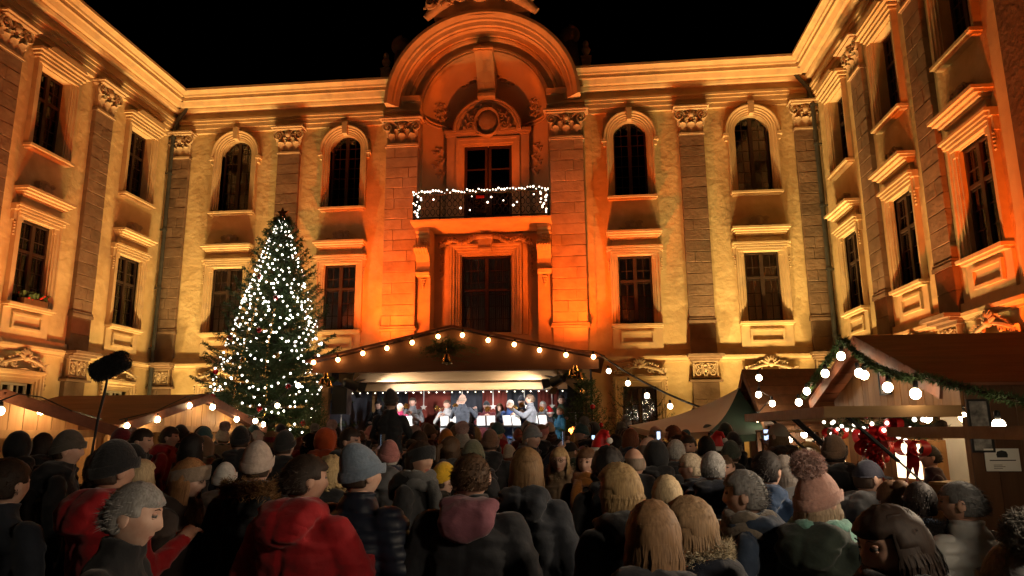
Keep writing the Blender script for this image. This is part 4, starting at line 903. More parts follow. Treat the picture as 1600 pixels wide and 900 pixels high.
for i, (x, y, a, w) in enumerate(((-4.78, 16.6, 0, 'by the loudspeaker'), (-4.25, 16.4, .1, 'before the player in magenta'), (-3.25, 16.9, 0, 'left of the conductor'), (-2.35, 16.7, 0, 'right of the conductor'), (-1.72, 16.6, -.3, 'before the player in blue'), (-1.12, 16.8, -.3, 'on the conifer side'))): music_stand(x, y, PI+a, 'black music stand with white sheets '+w)
# potted conifers beside and on the stage
conifer('fir_tree', 'small fir with baubles on the stage near the loudspeaker', (-4.98, 17.6, SZ), 1.75, .5, 31, whorls=9, per=6, z0=.25, droop=-.1, npt=8, nl=.035, nw=.004, tw=.08, group='small firs around the stage', bare=.35)
conifer('fir_tree', 'dense fir in front of the stage post on the conifer side', (-.02, 14.6, 0), 2.9, .62, 32, whorls=22, per=8, z0=.5, droop=.1, npt=11, nl=.05, nw=.006, group='small firs around the stage')
conifer('fir_tree', 'thin bare-looking fir beside the stage, nearer the doorway', (.75, 15.2, 0), 2.75, .75, 33, whorls=12, per=6, z0=.5, droop=-.15, npt=8, nl=.04, nw=.005, bare=.4, group='small firs around the stage')
conifer('fir_tree', 'thin fir in front of the dark doorway', (1.45, 15.6, 0), 2.5, .65, 34, whorls=12, per=6, z0=.4, droop=-.15, npt=8, nl=.04, nw=.005, bare=.4, group='small firs around the stage')
conifer('fir_tree', 'slim fir before the stage post by the Christmas tree', (-5.75, 14.75, 0), 2.7, .5, 35, whorls=20, per=7, z0=.5, droop=.1, npt=10, nl=.05, nw=.006, group='small firs around the stage')
for i, (x, y, z, w) in enumerate(((.1, 14.1, 2.35, 'high'), (-.2, 14.05, 1.95, 'low'), (.25, 14.15, 2.0, 'outer'), (-.1, 14.2, 2.65, 'top'))): tag(obj('bauble', BALL['r' if i % 2 == 0 else 'g'], None, (x, y, z), scale=.8), '%s bauble, the %s one on the dense fir by the stage' % (('red', 'gold')[i % 2], w), 'bauble', 'baubles on the stage fir')
for i, (x, z) in enumerate(((-5.2, 2.15), (-4.85, 2.0), (-5.05, 1.8), (-4.75, 1.75), (-5.25, 1.75))): tag(obj('bauble', BALL['r'], None, (x, 17.2, z), scale=.7), 'little red bauble on the small stage fir, %s' % ('uppermost', 'second from the top', 'in the middle', 'low towards the conductor', 'low towards the loudspeaker')[i], 'bauble', 'baubles on the small stage fir')
wl = tag(empty('lantern_heater', (-4.6, 17.2, SZ)), 'glowing orange light in the small fir on the stage', 'lamp'); MB().ell((0, 0, .75), .1, 12, 8).build('globe', emat('orange_globe', (1, .32, .05), 18), wl, smooth=True); MB().tube([(0, 0, 0), (0, 0, .66)], .02, 8).lathe([(.14, 0), (.14, .03)], (0, 0, 0), 12).build('stand', m_black, wl)
wl = tag(empty('lantern_heater', (-.32, 15.6, SZ)), 'glowing orange light behind the dense fir by the stage', 'lamp'); MB().ell((0, 0, .9), .1, 12, 8).build('globe', bpy.data.materials['orange_globe'], wl, smooth=True); MB().tube([(0, 0, 0), (0, 0, .82)], .02, 8).lathe([(.14, 0), (.14, .03)], (0, 0, 0), 12).build('stand', m_black, wl)

# ================================================================== market huts (local: gable front faces -y)
def board_poly(parent, name, poly, y0, y1, ma): return MB().prism(poly, y0, y1).build(name, ma, parent)
def hut(label, loc, rz, W, D, eave, apex, zb, ma, roofm, counter=1.02, near_side=None, group=None, over=.28, bw=.17):
    t = tag(empty('market_hut', loc, rz), label, 'market hut', group); h = W/2
    zt = lambda x: apex-(apex-eave)*abs(x)/h
    n = int(round(W/bw)); w = W/n
    for i in range(n):
        a = -h+w*i; b = a+w; mid = [(0, zt(0)-.03)] if a < 0 < b else []
        poly = [(a+.004, zb), (b-.004, zb), (b-.004, zt(b)-.03)]+mid+[(a+.004, zt(a)-.03)]
        if min(zt(a), zt(b))-zb > .06: board_poly(t, 'board', poly, -.012+random.uniform(-.003, .003), .012, ma)
    MB().bb(-h, h, -.07, -.014, zb-.1, zb).build('lintel', ma, t)
    for s_ in (-1, 1):
        MB().beam((0, -over+.02, apex-.02), (s_*(h+.2), -over+.02, zt(h+.2)-.02), .03, .13).build('verge_board', roofm, t)
        nr = 6; a = Vector((0, 0, apex+.03)); b = Vector((s_*(h+.22), 0, zt(h+.22)+.03)); 
        for q in range(nr):
            p, r_ = a.lerp(b, q/nr), a.lerp(b, (q+1)/nr-.012); m_ = MB(); m_.add([(p.x, -over, p.z), (r_.x, -over, r_.z), (r_.x, D+.1, r_.z), (p.x, D+.1, p.z), (p.x, -over, p.z+.03), (r_.x, -over, r_.z+.026), (r_.x, D+.1, r_.z+.026), (p.x, D+.1, p.z+.03)], [(0, 1, 2, 3), (4, 7, 6, 5), (0, 4, 5, 1), (1, 5, 6, 2), (2, 6, 7, 3), (3, 7, 4, 0)]); m_.build('roof_board', roofm, t)
        MB().bb(s_*(h-.08), s_*h, .015, .1, 0, zb-.1).build('post', ma, t)
        ns = int(D/.2)
        bm_ = cached(('sb', round(D/ns, 3), round(eave, 2), ma.name), lambda: MB().bb(-.011, .011, -D/ns/2+.003, D/ns/2-.003, 0, eave).mesh('side_board', ma))
        for q in range(ns): obj('side_board', bm_, t, (s_*(h+.012)+random.uniform(-.002, .002), .01+D/ns*(q+.5), 0))
    MB().bb(-h, h, D-.03, D, 0, eave).build('back_wall', ma, t)
    MB().bb(-h+.1, h-.1, -.16, .4, counter, counter+.04).build('counter', m_pineh, t)
    for q in range(5): MB().bb(-h+.1, h-.1, -.01, .012, .04+q*(counter-.08)/5, .03+(q+1)*(counter-.08)/5).build('front_board', ma, t)
    return t
hB = hut('low wooden hut with bulbs on its gable beside the Christmas tree', (-7.2, 12.6, 0), R(90), 4.6, 2.6, 2.02, 2.54, 2.02, m_pinel, m_roofb, group='market huts')
hA = hut('low wooden hut with bulbs cut by the picture edge', (-7.3, 8.2, 0), R(62), 2.7, 2.4, 1.95, 2.38, 1.95, m_pinel, m_roofb, group='market huts')
def shelf_goods(t, x0, x1, y, zs, seed):
    pass
# interior lamps of the left huts (bulbs hanging under the roof)
string_light('bulbs along the gable of the low hut by the tree', [(-7.0, y, z+.1) for y, z in ((10.2, 2.0), (11.04, 2.14), (11.95, 2.42), (12.5, 2.5), (12.9, 2.42), (13.71, 2.22), (15.0, 2.1))], [(-6.93, y, z+.1) for y, z in ((10.27, 2.02), (11.04, 2.13), (11.95, 2.38), (12.75, 2.38), (13.71, 2.17), (14.9, 2.08))], BULB_L)
string_light('bulbs inside the low hut by the tree', [(-8.2, y, 1.96) for y in (10.5, 11.5, 12.6, 13.7, 14.7)], [(-8.2, y, 1.96) for y in (11.1, 12.5, 13.9)], BULB_L)
string_light('bulbs along the gable of the hut at the picture edge', [(-6.9, y, z+.1) for y, z in ((7.6, 2.1), (8.09, 2.28), (8.47, 2.26), (9.05, 2.1), (9.65, 2.0))], [(-6.9, y, z+.1) for y, z in ((7.85, 2.18), (8.5, 2.2), (9.08, 2.03), (9.7, 1.95))], BULB_L)
string_light('bulb pair inside the hut at the picture edge', [(-8.2, 7.6, 1.9), (-8.0, 9., 1.9)], [(-8.15, 8.0, 1.9), (-8.05, 8.7, 1.9)], BULB_L)
string_light('three bulbs hanging before the Christmas tree', [(-5.62, 14.3, 3.2), (-5.82, 14, 2.95), (-6.19, 13.9, 2.55), (-6.63, 13.9, 2.26), (-6.95, 14.2, 2.2)], [(-5.82, 14, 2.94), (-6.19, 13.9, 2.54), (-6.63, 13.9, 2.24)], BULB_W)
bo = MB(); bo.lathe([(.037, 0), (.037, .17), (.03, .2), (.014, .235), (.014, .3)], (0, 0, 0), 12, 0); bo.lathe([(.0385, .05), (.0385, .13)], (0, 0, 0), 12, 1, caps=False); bo.lathe([(.0155, .26), (.0155, .302)], (0, 0, 0), 12, 2)
BOT = bo.mesh('bottle', [m_bottle, m_paper, m_cork], autosmooth=40, smooth=True)
shf = MB(); shf.bb(-.15, .15, -1.9, 1.9, 1.42, 1.45); shf.bb(-.15, .15, -1.9, 1.9, .9, .93); shf.bb(-.15, -.13, -1.9, 1.9, .4, 2.0); tag(shf.build('shelf', m_pine, loc=(-9.2, 12.6, 0)), 'back shelf of the low hut holding wine bottles', 'shelf')
for i in range(14): tag(obj('wine_bottle', BOT, None, (-9.1+random.uniform(-.02, .02), 11.2+i*.2, 1.45)), 'dark wine bottle with white label on the hut shelf', 'bottle', 'wine bottles on the hut shelf')
# ------------------------------------------------------------------ right hut with garland
h1 = hut('wooden hut with fir garland and red bows under its gable', (3.3, 8.4, 0), R(-90), 3.3, 2.9, 2.3, 2.88, 2.1, m_pine, m_roofb, group='market huts')
for o in h1.children:       # dark stained side walls and eaves
    if o.name.startswith(('side_board', 'back_wall')): o.data.materials[0] = m_brown
fl = MB(); fl.bb(-1.62, 1.62, -1.15, -.02, 2.06, 2.09); fo = fl.build('flap', m_pine, h1)
MB().bb(-1.64, 1.64, -1.19, -1.152, 2.0, 2.1).build('flap_edge', m_pineh, fo); MB().bb(-1.66, -1.625, -1.19, -.02, 2.0, 2.1).build('flap_edge', m_pineh, fo); MB().bb(1.625, 1.66, -1.19, -.02, 2.0, 2.1).build('flap_edge', m_pineh, fo)
for x in (-1.45, -.5, -.35, 1.3):
    MB().tube([(x, -.9, 2.04), (x, -.45, 1.6)], .018, 6).build('strut', m_black, fo); MB().tube([(x, -.45, 1.6), (x, -.1, 1.25)], .01, 6).build('piston', m_metal, fo)
gp = [(2.95, 10.25, 2.33), (2.93, 9.4, 2.6), (2.92, 8.42, 2.9), (2.92, 8.0, 2.66), (2.92, 7.5, 2.48), (2.92, 6.95, 2.36), (2.95, 6.62, 2.34), (3.2, 6.1, 2.16), (3.4, 5.4, 1.98), (3.3, 4.7, 1.95)]
garland('fir_garland', 'dark fir garland looping along the right-hand hut gable and eave', gp, .042, 8, 240)
string_light('big warm bulbs along the right-hand hut gable', gp, [(2.88, y, z+.09) for y, z in ((8.42, 2.73), (9.02, 2.58), (9.81, 2.41), (10.22, 2.28), (7.94, 2.5), (7.8, 2.47), (7.24, 2.31), (6.67, 2.22))]+[(3.15, 5.95, 2.03), (3.25, 4.9, 1.9)], BULB_W)
string_light('bulbs inside the garlanded right-hand hut', [(3.9, y, 2.12) for y in (6.9, 7.6, 8.4, 9.2, 9.9)], [(3.9, y, 2.12) for y in (7.2, 8.0, 8.8, 9.6)], BULB_L)
# framed poster on the gable, notice papers, picture board
def flat(name, label, cat, loc, rz, w, h, ma, frame=None, group=None, d=.01):
    t = tag(empty(name, loc, rz), label, cat, group); MB().bb(-w/2, w/2, -d, -.002, -h/2, h/2).build('sheet', ma, t)
    if frame:
        fm = MB(); e = .018
        for a, b, c, q in ((-w/2-e, w/2+e, h/2, h/2+e), (-w/2-e, w/2+e, -h/2-e, -h/2), (-w/2-e, -w/2, -h/2, h/2), (w/2, w/2+e, -h/2, h/2)): fm.bb(a, b, -.022, 0, c, q)
        fm.build('frame', frame, t)
    return t
pt = flat('framed_poster', 'small framed arched picture on the right-hand hut gable', 'poster', (3.27, 8.28, 2.45), R(-90), .24, .34, mat('poster_grey', (.3, .3, .32), (.45, .45, .46), rough=.5, scale=8), m_black)
MB().bb(-.1, .1, -.014, -.0105, -.08, .03).build('print', mat('poster_red', (.3, .05, .04), rough=.5), pt); MB().bb(-.08, .08, -.014, -.0105, .05, .14).build('print', m_ink, pt)
def notice(label, loc, rz, w, h):
    t = flat('notice_sheet', label, 'notice', loc, rz, w, h, m_paper, group='paper notices on huts')
    b = MB(); b.prism([(-.045*w/.3, .02), (.045*w/.3, .02), (.05*w/.3, .045), (.04*w/.3, .07), (0, .08), (-.04*w/.3, .07), (-.05*w/.3, .045)], -.0125, -.0105); b.build('emblem', m_ink, t)
    l = MB(); l.bb(-w*.38, w*.38, -.0125, -.0105, -.008, .0); 
    l.build('text_line', m_ink, t)
    for q in range(3): MB().bb(-w*.28, w*(-.28+.25+.08*(q % 2)), -.0125, -.0105, -.045-.014*q, -.041-.014*q).build('text_line', m_ink, t)
notice('larger white notice on the dark side wall of the right-hand hut', (3.54, 6.71, 1.63), 0, .28, .19)
pic = flat('menu_board', 'narrow dark menu board at the right-hand hut corner', 'board', (3.4, 6.72, 1.92), 0, .15, .42, mat('menu_print', (.05, .05, .05), (.4, .38, .35), rough=.5, scale=14), m_black)
# inside the right-hand hut: lit display, shelves, white wall panel, bows
ld = tag(empty('lit_display', (3.75, 8.75, 1.05), R(-75)), 'bright glowing white display box on the hut counter', 'display'); MB().bb(-.2, .2, -.16, -.15, .3, .68).build('glow_panel', m_screen, ld); MB().bb(-.22, .22, -.148, .16, .0, .72).build('cabinet', m_pine, ld)
cb2 = tag(empty('wooden_box', (3.33, 7.05, 1.08), R(-60)), 'pale wooden box standing on the hut counter by the dark wall', 'box'); MB().bb(-.19, .19, -.15, .15, 0, .34).build('carcass', m_pineh, cb2); MB().bb(-.2, -.01, -.168, -.152, .02, .32).build('door', m_pine, cb2); MB().bb(.01, .2, -.168, -.152, .02, .32).build('door', m_pine, cb2)
wp = MB(); wp.bb(-1.3, 1.3, 0, .02, 1.05, 2.08); tag(wp.build('white_panel', mat('white_board', (.5, .5, .5), (.58, .58, .57), rough=.6), loc=(4.4, 8.3, 0), rot=(0, 0, R(-90))), 'pale grey panel at the back inside the right-hand hut', 'panel')
sgp = [(3.18, y, 1.93+.05*math.sin(y*5)) for y in np.linspace(6.9, 9.9, 14)]
garland('counter_garland', 'thick lit fir garland with ribbons under the hut flap', sgp, .13, 9, 150)
gl2 = tag(empty('fairy_lights', (3.1, 8.4, 1.9)), 'small warm lights in the garland under the hut flap', 'fairy lights')
for q in range(22): obj('bulb', LEDW, gl2, (random.uniform(-.1, .0), -1.4+2.8*q/21, random.uniform(-.12, .1)))
MB().tube([(-.05, -1.4, 0), (-.05, 0, .02), (-.05, 1.4, 0)], .005, 4).build('wire', m_black, gl2)
def bow(label, loc, s, seed):
    rnd = random.Random(seed); t = tag(empty('ribbon_bow', loc, R(-70+rnd.uniform(-20, 20))), label, 'bow', 'red bows on the hut garland')
    for k in (-1, 1):
        b = MB(); n = 12; vs_ = []
        for i in range(n+1): a = 2*PI*i/n; x = k*s*(.5-.5*math.cos(a)); z = s*.42*math.sin(a); vs_ += [(x, -s*.28, z), (x, s*.28, z*1.05)]
        b.add(vs_, [(2*i, 2*i+2, 2*i+3, 2*i+1) for i in range(n)]); b.build('loop', m_red, t, smooth=True, recalc=False)
        b = MB(); vs_ = []
        for i in range(7): q = i/6; vs_ += [(k*(.05+.3*q)*s-.2*s, -.02, -q*s*1.9), (k*(.05+.3*q)*s+.2*s, -.03+.04*math.sin(q*5), -q*s*1.9)]
        b.add(vs_, [(2*i, 2*i+2, 2*i+3, 2*i+1) for i in range(6)]); b.build('tail', m_red, t, smooth=True, recalc=False)
    MB().ell((0, 0, 0), (s*.2, s*.32, s*.24), 8, 6).build('knot', m_red, t, smooth=True)
for i, (y, z, s, w) in enumerate(((9.3, 1.85, .16, 'farthest'), (8.35, 1.82, .19, 'upper middle'), (8.1, 1.7, .2, 'biggest middle'), (7.85, 1.85, .18, 'next to the middle'), (7.55, 1.95, .12, 'small'), (7.2, 1.72, .17, 'nearest'), (8.05, 1.6, .12, 'lowest'))): bow('red ribbon bow on the hut garland, the %s one' % w, (3.02, y, z), s, i)
rnb = random.Random(8)
rb = tag(empty('berry_cluster', (3.02, 8.15, 1.72)), 'dense cluster of red berries and ribbon in the garland', 'decoration'); bm_ = MB()
for q in range(60): bm_.ell((rnb.uniform(-.06, .05), rnb.gauss(0, .16), rnb.gauss(0, .1)), .028, 7, 5)
bm_.build('berries', m_redb, rb, smooth=True)
# ------------------------------------------------------------------ nearest counter flap on the right (hut beyond the frame)
h2 = tag(empty('market_hut', (3.3, 3.9, 0), R(-90)), 'near wooden hut at the picture edge with only its flap in view', 'market hut', 'market huts')
MB().bb(-1.62, 1.62, -1.1, -.02, 1.87, 1.9).build('flap', m_pine, h2); MB().bb(-1.64, 1.64, -1.13, -1.102, 1.84, 1.91).build('flap_edge', m_pineh, h2); MB().bb(-1.66, -1.625, -1.13, -.02, 1.84, 1.91).build('flap_edge', m_pineh, h2)
for q in range(16): MB().bb(-1.6+q*.2, -1.405+q*.2, -.012, .012, 0, .95).build('front_board', m_brown, h2)
MB().bb(-.4, 1.6, 2.2, 2.24, 0, 2.4).build('back_wall', m_brown, h2); MB().bb(-1.7, 1.7, -.3, .5, .95, 1.).build('counter', m_pineh, h2)
MB().beam((.5, -.3, 2.9), (1.85, -.3, 2.45), .04, .12).build('verge_board', m_roofb, h2); MB().add([(.3, -.35, 3.0), (1.9, -.35, 2.47), (1.9, 2.4, 2.47), (.3, 2.4, 3.0)], [(0, 1, 2, 3)]).build('roof_slope', m_roofb, h2, recalc=False)
string_light('bulbs hanging inside the near hut at the picture edge', [(3.6, y, 2.4) for y in (5.4, 4.4, 3.4, 2.4)], [(3.6, y, 2.4) for y in (4.9, 4.0, 3.1)], BULB_W)
h4 = hut('wooden hut beyond the frame beside the photographer', (3.3, .1, 0), R(-90), 3.3, 2.6, 2.3, 2.9, 2.1, m_pine, m_roofb, group='market huts')  # hut out of view; its bulbs are added to light the foreground
string_light('unseen bulbs added along the gable of the hut beside the photographer', [(3.0, y, z) for y, z in ((1.9, 2.35), (1., 2.65), (.1, 2.95), (-.8, 2.65), (-1.7, 2.35))], [(2.98, y, z) for y, z in ((1.7, 2.4), (1.1, 2.6), (.5, 2.8), (-.2, 2.85), (-.8, 2.65), (-1.4, 2.45))], BULB_W)
string_light('unseen bulbs added from hut to hut beside the photographer', sagpath((3.1, 5.0, 2.5), (3.0, 1.9, 2.45), .12, 10), [sagpath((3.1, 5.0, 2.5), (3.0, 1.9, 2.45), .12, 10)[i] for i in (2, 4, 6, 8)], BULB_W)
WARM = (1, .80, .58)  # unseen lamps added on the hut side to brighten the crowd
flood((3.05, 4.3, 2.62), (-1.5, 4.2, 1.2), 230, WARM, 'unseen warm lamp added at the near hut to light the crowd', 140, 'unseen lamps added to light the crowd')
flood((3.05, .2, 3.0), (-1.5, 3.0, 1.2), 270, WARM, 'unseen warm lamp added at the hut beside the photographer to light the crowd', 140, 'unseen lamps added to light the crowd')
# ------------------------------------------------------------------ far right hut with dark roof
h3 = hut('dark brown hut behind the garlanded hut, showing its roof slope', (2.95, 12.7, 0), R(-90), 2.3, 2.6, 2.06, 2.86, 2.06, m_brown, m_brown, group='market huts')
notice('small white notice on the brown hut beside the canopy', (3.42, 11.52, 1.66), 0, .24, .2)
string_light('two bulbs beside the small notice', [(2.75, 11.3, 1.95), (3.05, 11.3, 1.86), (3.5, 11.4, 2.0)], [(3.0, 11.3, 1.86), (3.22, 11.3, 1.93)], BULB_W)
string_light('bulbs climbing the post between canopy and brown hut', [(2.72, 11.5, 2.85), (2.67, 11.5, 2.8), (2.66, 11.5, 2.5), (2.83, 11.45, 2.38), (2.62, 11.5, 2.15)], [(2.67, 11.5, 2.8), (2.65, 11.5, 2.54), (2.83, 11.45, 2.4), (2.6, 11.5, 2.17)], BULB_W)
# ------------------------------------------------------------------ canopy (tent roof) with beige and green panels
cn = tag(empty('market_canopy', (1.9, 12.6, 0)), 'pitched canopy with beige and dark green panels', 'canopy')
ap = Vector((.72, .2, 2.6)); cs = [Vector((-1.2, .1, 1.98)), Vector((-.12, -1.65, 1.88)), Vector((.95, -1.25, 1.9)), Vector((.75, 1.7, 2.0))]
for k in range(4):
    a, b = cs[k], cs[(k+1) % 4]; m_ = MB(); n = 8; vs_ = []
    for i in range(n+1):
        for j in range(n+1):
            u = i/n; e = a.lerp(b, j/n)-Vector((0, 0, .07*math.sin(PI*j/n))); q = ap.lerp(e, u); q.z -= .10*math.sin(PI*u)*(1 if j else 1); vs_.append(q)
    m_.add(vs_, [(i*(n+1)+j, (i+1)*(n+1)+j, (i+1)*(n+1)+j+1, i*(n+1)+j+1) for i in range(n) for j in range(n)])
    m_.build('canopy_panel', m_canvas if k in (0, 3) else m_green, cn, smooth=True, recalc=False)
    e_ = MB(); vs_ = []
    for j in range(n+1): e = a.lerp(b, j/n)-Vector((0, 0, .07*math.sin(PI*j/n))); vs_ += [e, e-Vector((0, 0, .1))]
    e_.add(vs_, [(2*j, 2*j+2, 2*j+3, 2*j+1) for j in range(n)]); e_.build('valance', m_canvas if k in (0, 3) else m_green, cn, recalc=False)
for c in cs: MB().tube([(c.x, c.y, 0), tuple(c-Vector((0, 0, .02)))], .025, 8).build('post', m_black, cn)
MB().tube([(ap.x, ap.y, 0), (ap.x, ap.y, 2.6)], .03, 8).build('post', m_black, cn)
# stand under the canopy with lit goods
sd = tag(empty('sales_table', (2.95, 11.0, 0)), 'small lit sales shelf with jars between canopy and brown hut', 'table'); MB().bb(-.45, .45, -.25, .25, 1.86, 1.89).build('shelf_board', m_pineh, sd); MB().bb(-.45, .45, -.25, .25, 1.0, 1.04).build('shelf_board', m_pineh, sd)
for x in (-.42, .42): MB().bb(x-.025, x+.025, -.22, -.17, 0, 1.86).build('leg', m_brown, sd); MB().bb(x-.025, x+.025, .17, .22, 0, 1.86).build('leg', m_brown, sd)
wv = tag(empty('straw_wreath', (3.1, 10.75, 1.55), 0), 'pale straw wreath hanging below the lit sales shelf', 'wreath'); wm = MB(); wm.tube([(.14*math.cos(2*PI*i/20), 0, .14*math.sin(2*PI*i/20)) for i in range(21)], .045, 8); wm.build('ring', mat('straw', (.4, .3, .14), (.55, .43, .2), rough=.9, scale=20, bump=.5), wv, smooth=True)
string_light('bulbs under the lit sales shelf', [(2.5, 10.9, 1.86), (3.3, 10.9, 1.86)], [(2.62, 10.85, 1.72), (2.7, 10.9, 1.62)], BULB_W)
# ------------------------------------------------------------------ boom microphone
bm = tag(empty('boom_microphone', (-4.3, 6.0, 0)), 'black furry microphone windshield on a boom pole above the crowd', 'microphone')
w = MB(); a = Vector((-.13, 0, 2.42)); b = Vector((.17, .05, 2.57)); dv = (b-a)
ringp = [a+dv*t for t in (0, .04, .12, .3, .6, .85, .95, 1)]; w.tube(ringp, [.02, .06, .085, .09, .09, .085, .06, .02], 16)
wm_ = w.build('windshield', m_blackcloth, bm, smooth=True); wm_.data.materials[0] = m_black
rng = np.random.default_rng(2); t_ = rng.random(2600); an = rng.random(2600)*6.283; dvn = np.array(dv.normalized()); n1 = np.cross(dvn, [0, 0, 1.]); n1 /= np.linalg.norm(n1); n2 = np.cross(dvn, n1)
rr = .088*np.sqrt(np.clip(1-((t_-.5)/.52)**6, 0.02, 1)); rad_ = np.cos(an)[:, None]*n1+np.sin(an)[:, None]*n2; P = np.array(a)+t_[:, None]*np.array(dv)+rad_*rr[:, None]*.95
obj('fur', tri_mesh('fur', needle_tris(P, rad_*.012+dvn*.006, rng, 2, .022, .003), m_black), bm)
MB().tube([(.03, 0, 2.43), (.02, 0, 2.3), (-.02, 0, 2.05), (-.1, .02, 1.2)], .011, 8).build('pole', m_black, bm)

# ------------------------------------------------------------------ lights and greenery on the balcony railing
brn = random.Random(12); bp = []
for q in range(48): bp.append((X0-2.12+4.24*q/47, YF-1.02+brn.uniform(-.05, .03), 9.27+brn.uniform(-.04, .06)))
for s_ in (-1, 1):
    for q in range(14): bp.append((X0+s_*(2.12-brn.uniform(0, .25)), YF-1.03, 9.2-.055*q))
for q in range(10): bp.append((X0+brn.uniform(-2, 2), YF-1.03, brn.uniform(8.5, 9.1)))
bt = tag(empty('fairy_lights', (X0, YF-1, 9.2)), 'white fairy lights along the iron balcony railing', 'fairy lights')
for p in bp: obj('bulb', LEDW, bt, Vector(p)-Vector((X0, YF-1, 9.2)), scale=brn.uniform(.8, 1.6))
MB().tube([Vector(p)-Vector((X0, YF-1, 9.2)) for p in bp[:48]], .005, 4).build('wire', m_green, bt)
garland('balcony_garland', 'fir greenery draped along the balcony railing', [(X0-2.15+4.3*i/14, YF-1.0, 9.22+.03*math.sin(i*1.9)) for i in range(15)], .06, 15, 120)
# flower box at a window of the far side wing
fb = tag(empty('flower_box', (XL+.18, 16.45, 5.1), R(90)), 'window box with red flowers on the side wing', 'flower box')
MB().bb(-.4, .4, -.1, .1, 0, .14).build('box', m_brown, fb); lv = MB(); fr_ = MB(); rl_ = random.Random(4)
for q in range(60): leaf(lv, (rl_.uniform(-.4, .4), rl_.uniform(-.1, .12), .12+rl_.uniform(0, .1)), .06, .1, .05, tilt=rl_.uniform(-.06, .06))
lv.build('foliage', m_needle2, fb)
for q in range(16): fr_.ell((rl_.uniform(-.4, .4), rl_.uniform(-.15, .08), .2+rl_.uniform(-.08, .1)), .03, 6, 5)
fr_.build('flowers', m_red, fb)['kind'] = 'stuff'
# ================================================================== people
m_skin = mat('skin', (1, 1, 1), (.82, .7, .66), rough=.55, scale=20, objcol=True, spec=.35, bump=.2, bscale=60, bdist=.003, coord='obj')
m_cloth = mat('coat_cloth', (.78, .78, .78), (.5, .5, .52), rough=.8, scale=9, objcol=True, bump=.55, bscale=17, bdist=.014, sheen=.15, coord='obj')
m_nylon = mat('padded_nylon', (.9, .9, .9), (.75, .75, .77), rough=.5, scale=7, objcol=True, bump=.35, bscale=22, bdist=.008, spec=.4, coord='obj')
m_knit = mat('knit', (1, 1, 1), (.7, .7, .7), rough=.95, scale=30, objcol=True, bump=.8, bscale=70, bdist=.006, sheen=.3, coord='obj')
m_hair = mat('hair', (1.1, 1.1, 1.1), (.58, .55, .53), rough=.66, scale=30, objcol=True, stretch=(5, 5, .2), spec=.3, coord='obj')
m_furm = mat('fur', (1, 1, 1), (.6, .58, .55), rough=.9, scale=12, objcol=True, coord='obj')
m_jean = mat('trouser_cloth', (1, 1, 1), (.75, .75, .78), rough=.9, scale=10, objcol=True, coord='obj')
m_eye = mat('eye', (.03, .02, .015), rough=.5, spec=.3); m_scl = mat('shaded_eye_white', (.14, .12, .11), rough=.6); m_lip = mat('lip', (.34, .11, .09), rough=.45); m_blk2 = mat('coat_black', (.012, .012, .014), (.02, .02, .022), rough=.8, scale=9)  # eye whites darkened: the shade of the sockets is in their colour
m_lensg = mat('spectacle_rim', (.02, .02, .02), rough=.3)
_dg = None
def voxelise(mb, vox, smooth=3, fac=.5):
    me = bpy.data.meshes.new('tmp'); me.from_pydata(mb.v, [], mb.f)
    b = bmesh.new(); b.from_mesh(me); bmesh.ops.recalc_face_normals(b, faces=b.faces); b.to_mesh(me); b.free()
    o = bpy.data.objects.new('tmp', me); COL.objects.link(o); r = o.modifiers.new('r', 'REMESH'); r.mode = 'VOXEL'; r.voxel_size = vox; r.use_smooth_shade = True
    if smooth: s = o.modifiers.new('s', 'SMOOTH'); s.factor = fac; s.iterations = smooth
    dg = bpy.context.evaluated_depsgraph_get(); out = bpy.data.meshes.new_from_object(o.evaluated_get(dg)); bpy.data.objects.remove(o); bpy.data.meshes.remove(me); return out
def cap(mb, a, b, r0, r1, seg=12):
    a, b = Vector(a), Vector(b); d = b-a; L = d.length or 1e-6; d = d/L
    pts = []; rr = []
    for t in (-90, -60, -30): pts.append(a+d*(r0*math.sin(R(t)))); rr.append(max(.003, r0*math.cos(R(t))))
    for t in (0, .5, 1): pts.append(a+d*L*t); rr.append(r0+(r1-r0)*t)
    for t in (30, 60, 90): pts.append(b+d*(r1*math.sin(R(t)))); rr.append(max(.003, r1*math.cos(R(t))))
    mb.tube(pts, rr, seg)
def loft(mb, secs, seg=22, e=2.3):
    # secs: (z, cx, cy, rx, ry) closed stack of super-ellipses
    vs_ = []
    for z, cx_, cy_, rx, ry in secs:
        for k in range(seg):
            a = 2*PI*k/seg; c, s = math.cos(a), math.sin(a); vs_.append((cx_+rx*math.copysign(abs(c)**(2/e), c), cy_+ry*math.copysign(abs(s)**(2/e), s), z))
    n = len(secs); fs_ = [(i*seg+k, i*seg+(k+1) % seg, (i+1)*seg+(k+1) % seg, (i+1)*seg+k) for i in range(n-1) for k in range(seg)]+[tuple(range(seg))[::-1], tuple((n-1)*seg+k for k in range(seg))]
    mb.add(vs_, fs_)
SH = lambda s: Vector((s*.175, -.005, 1.435))
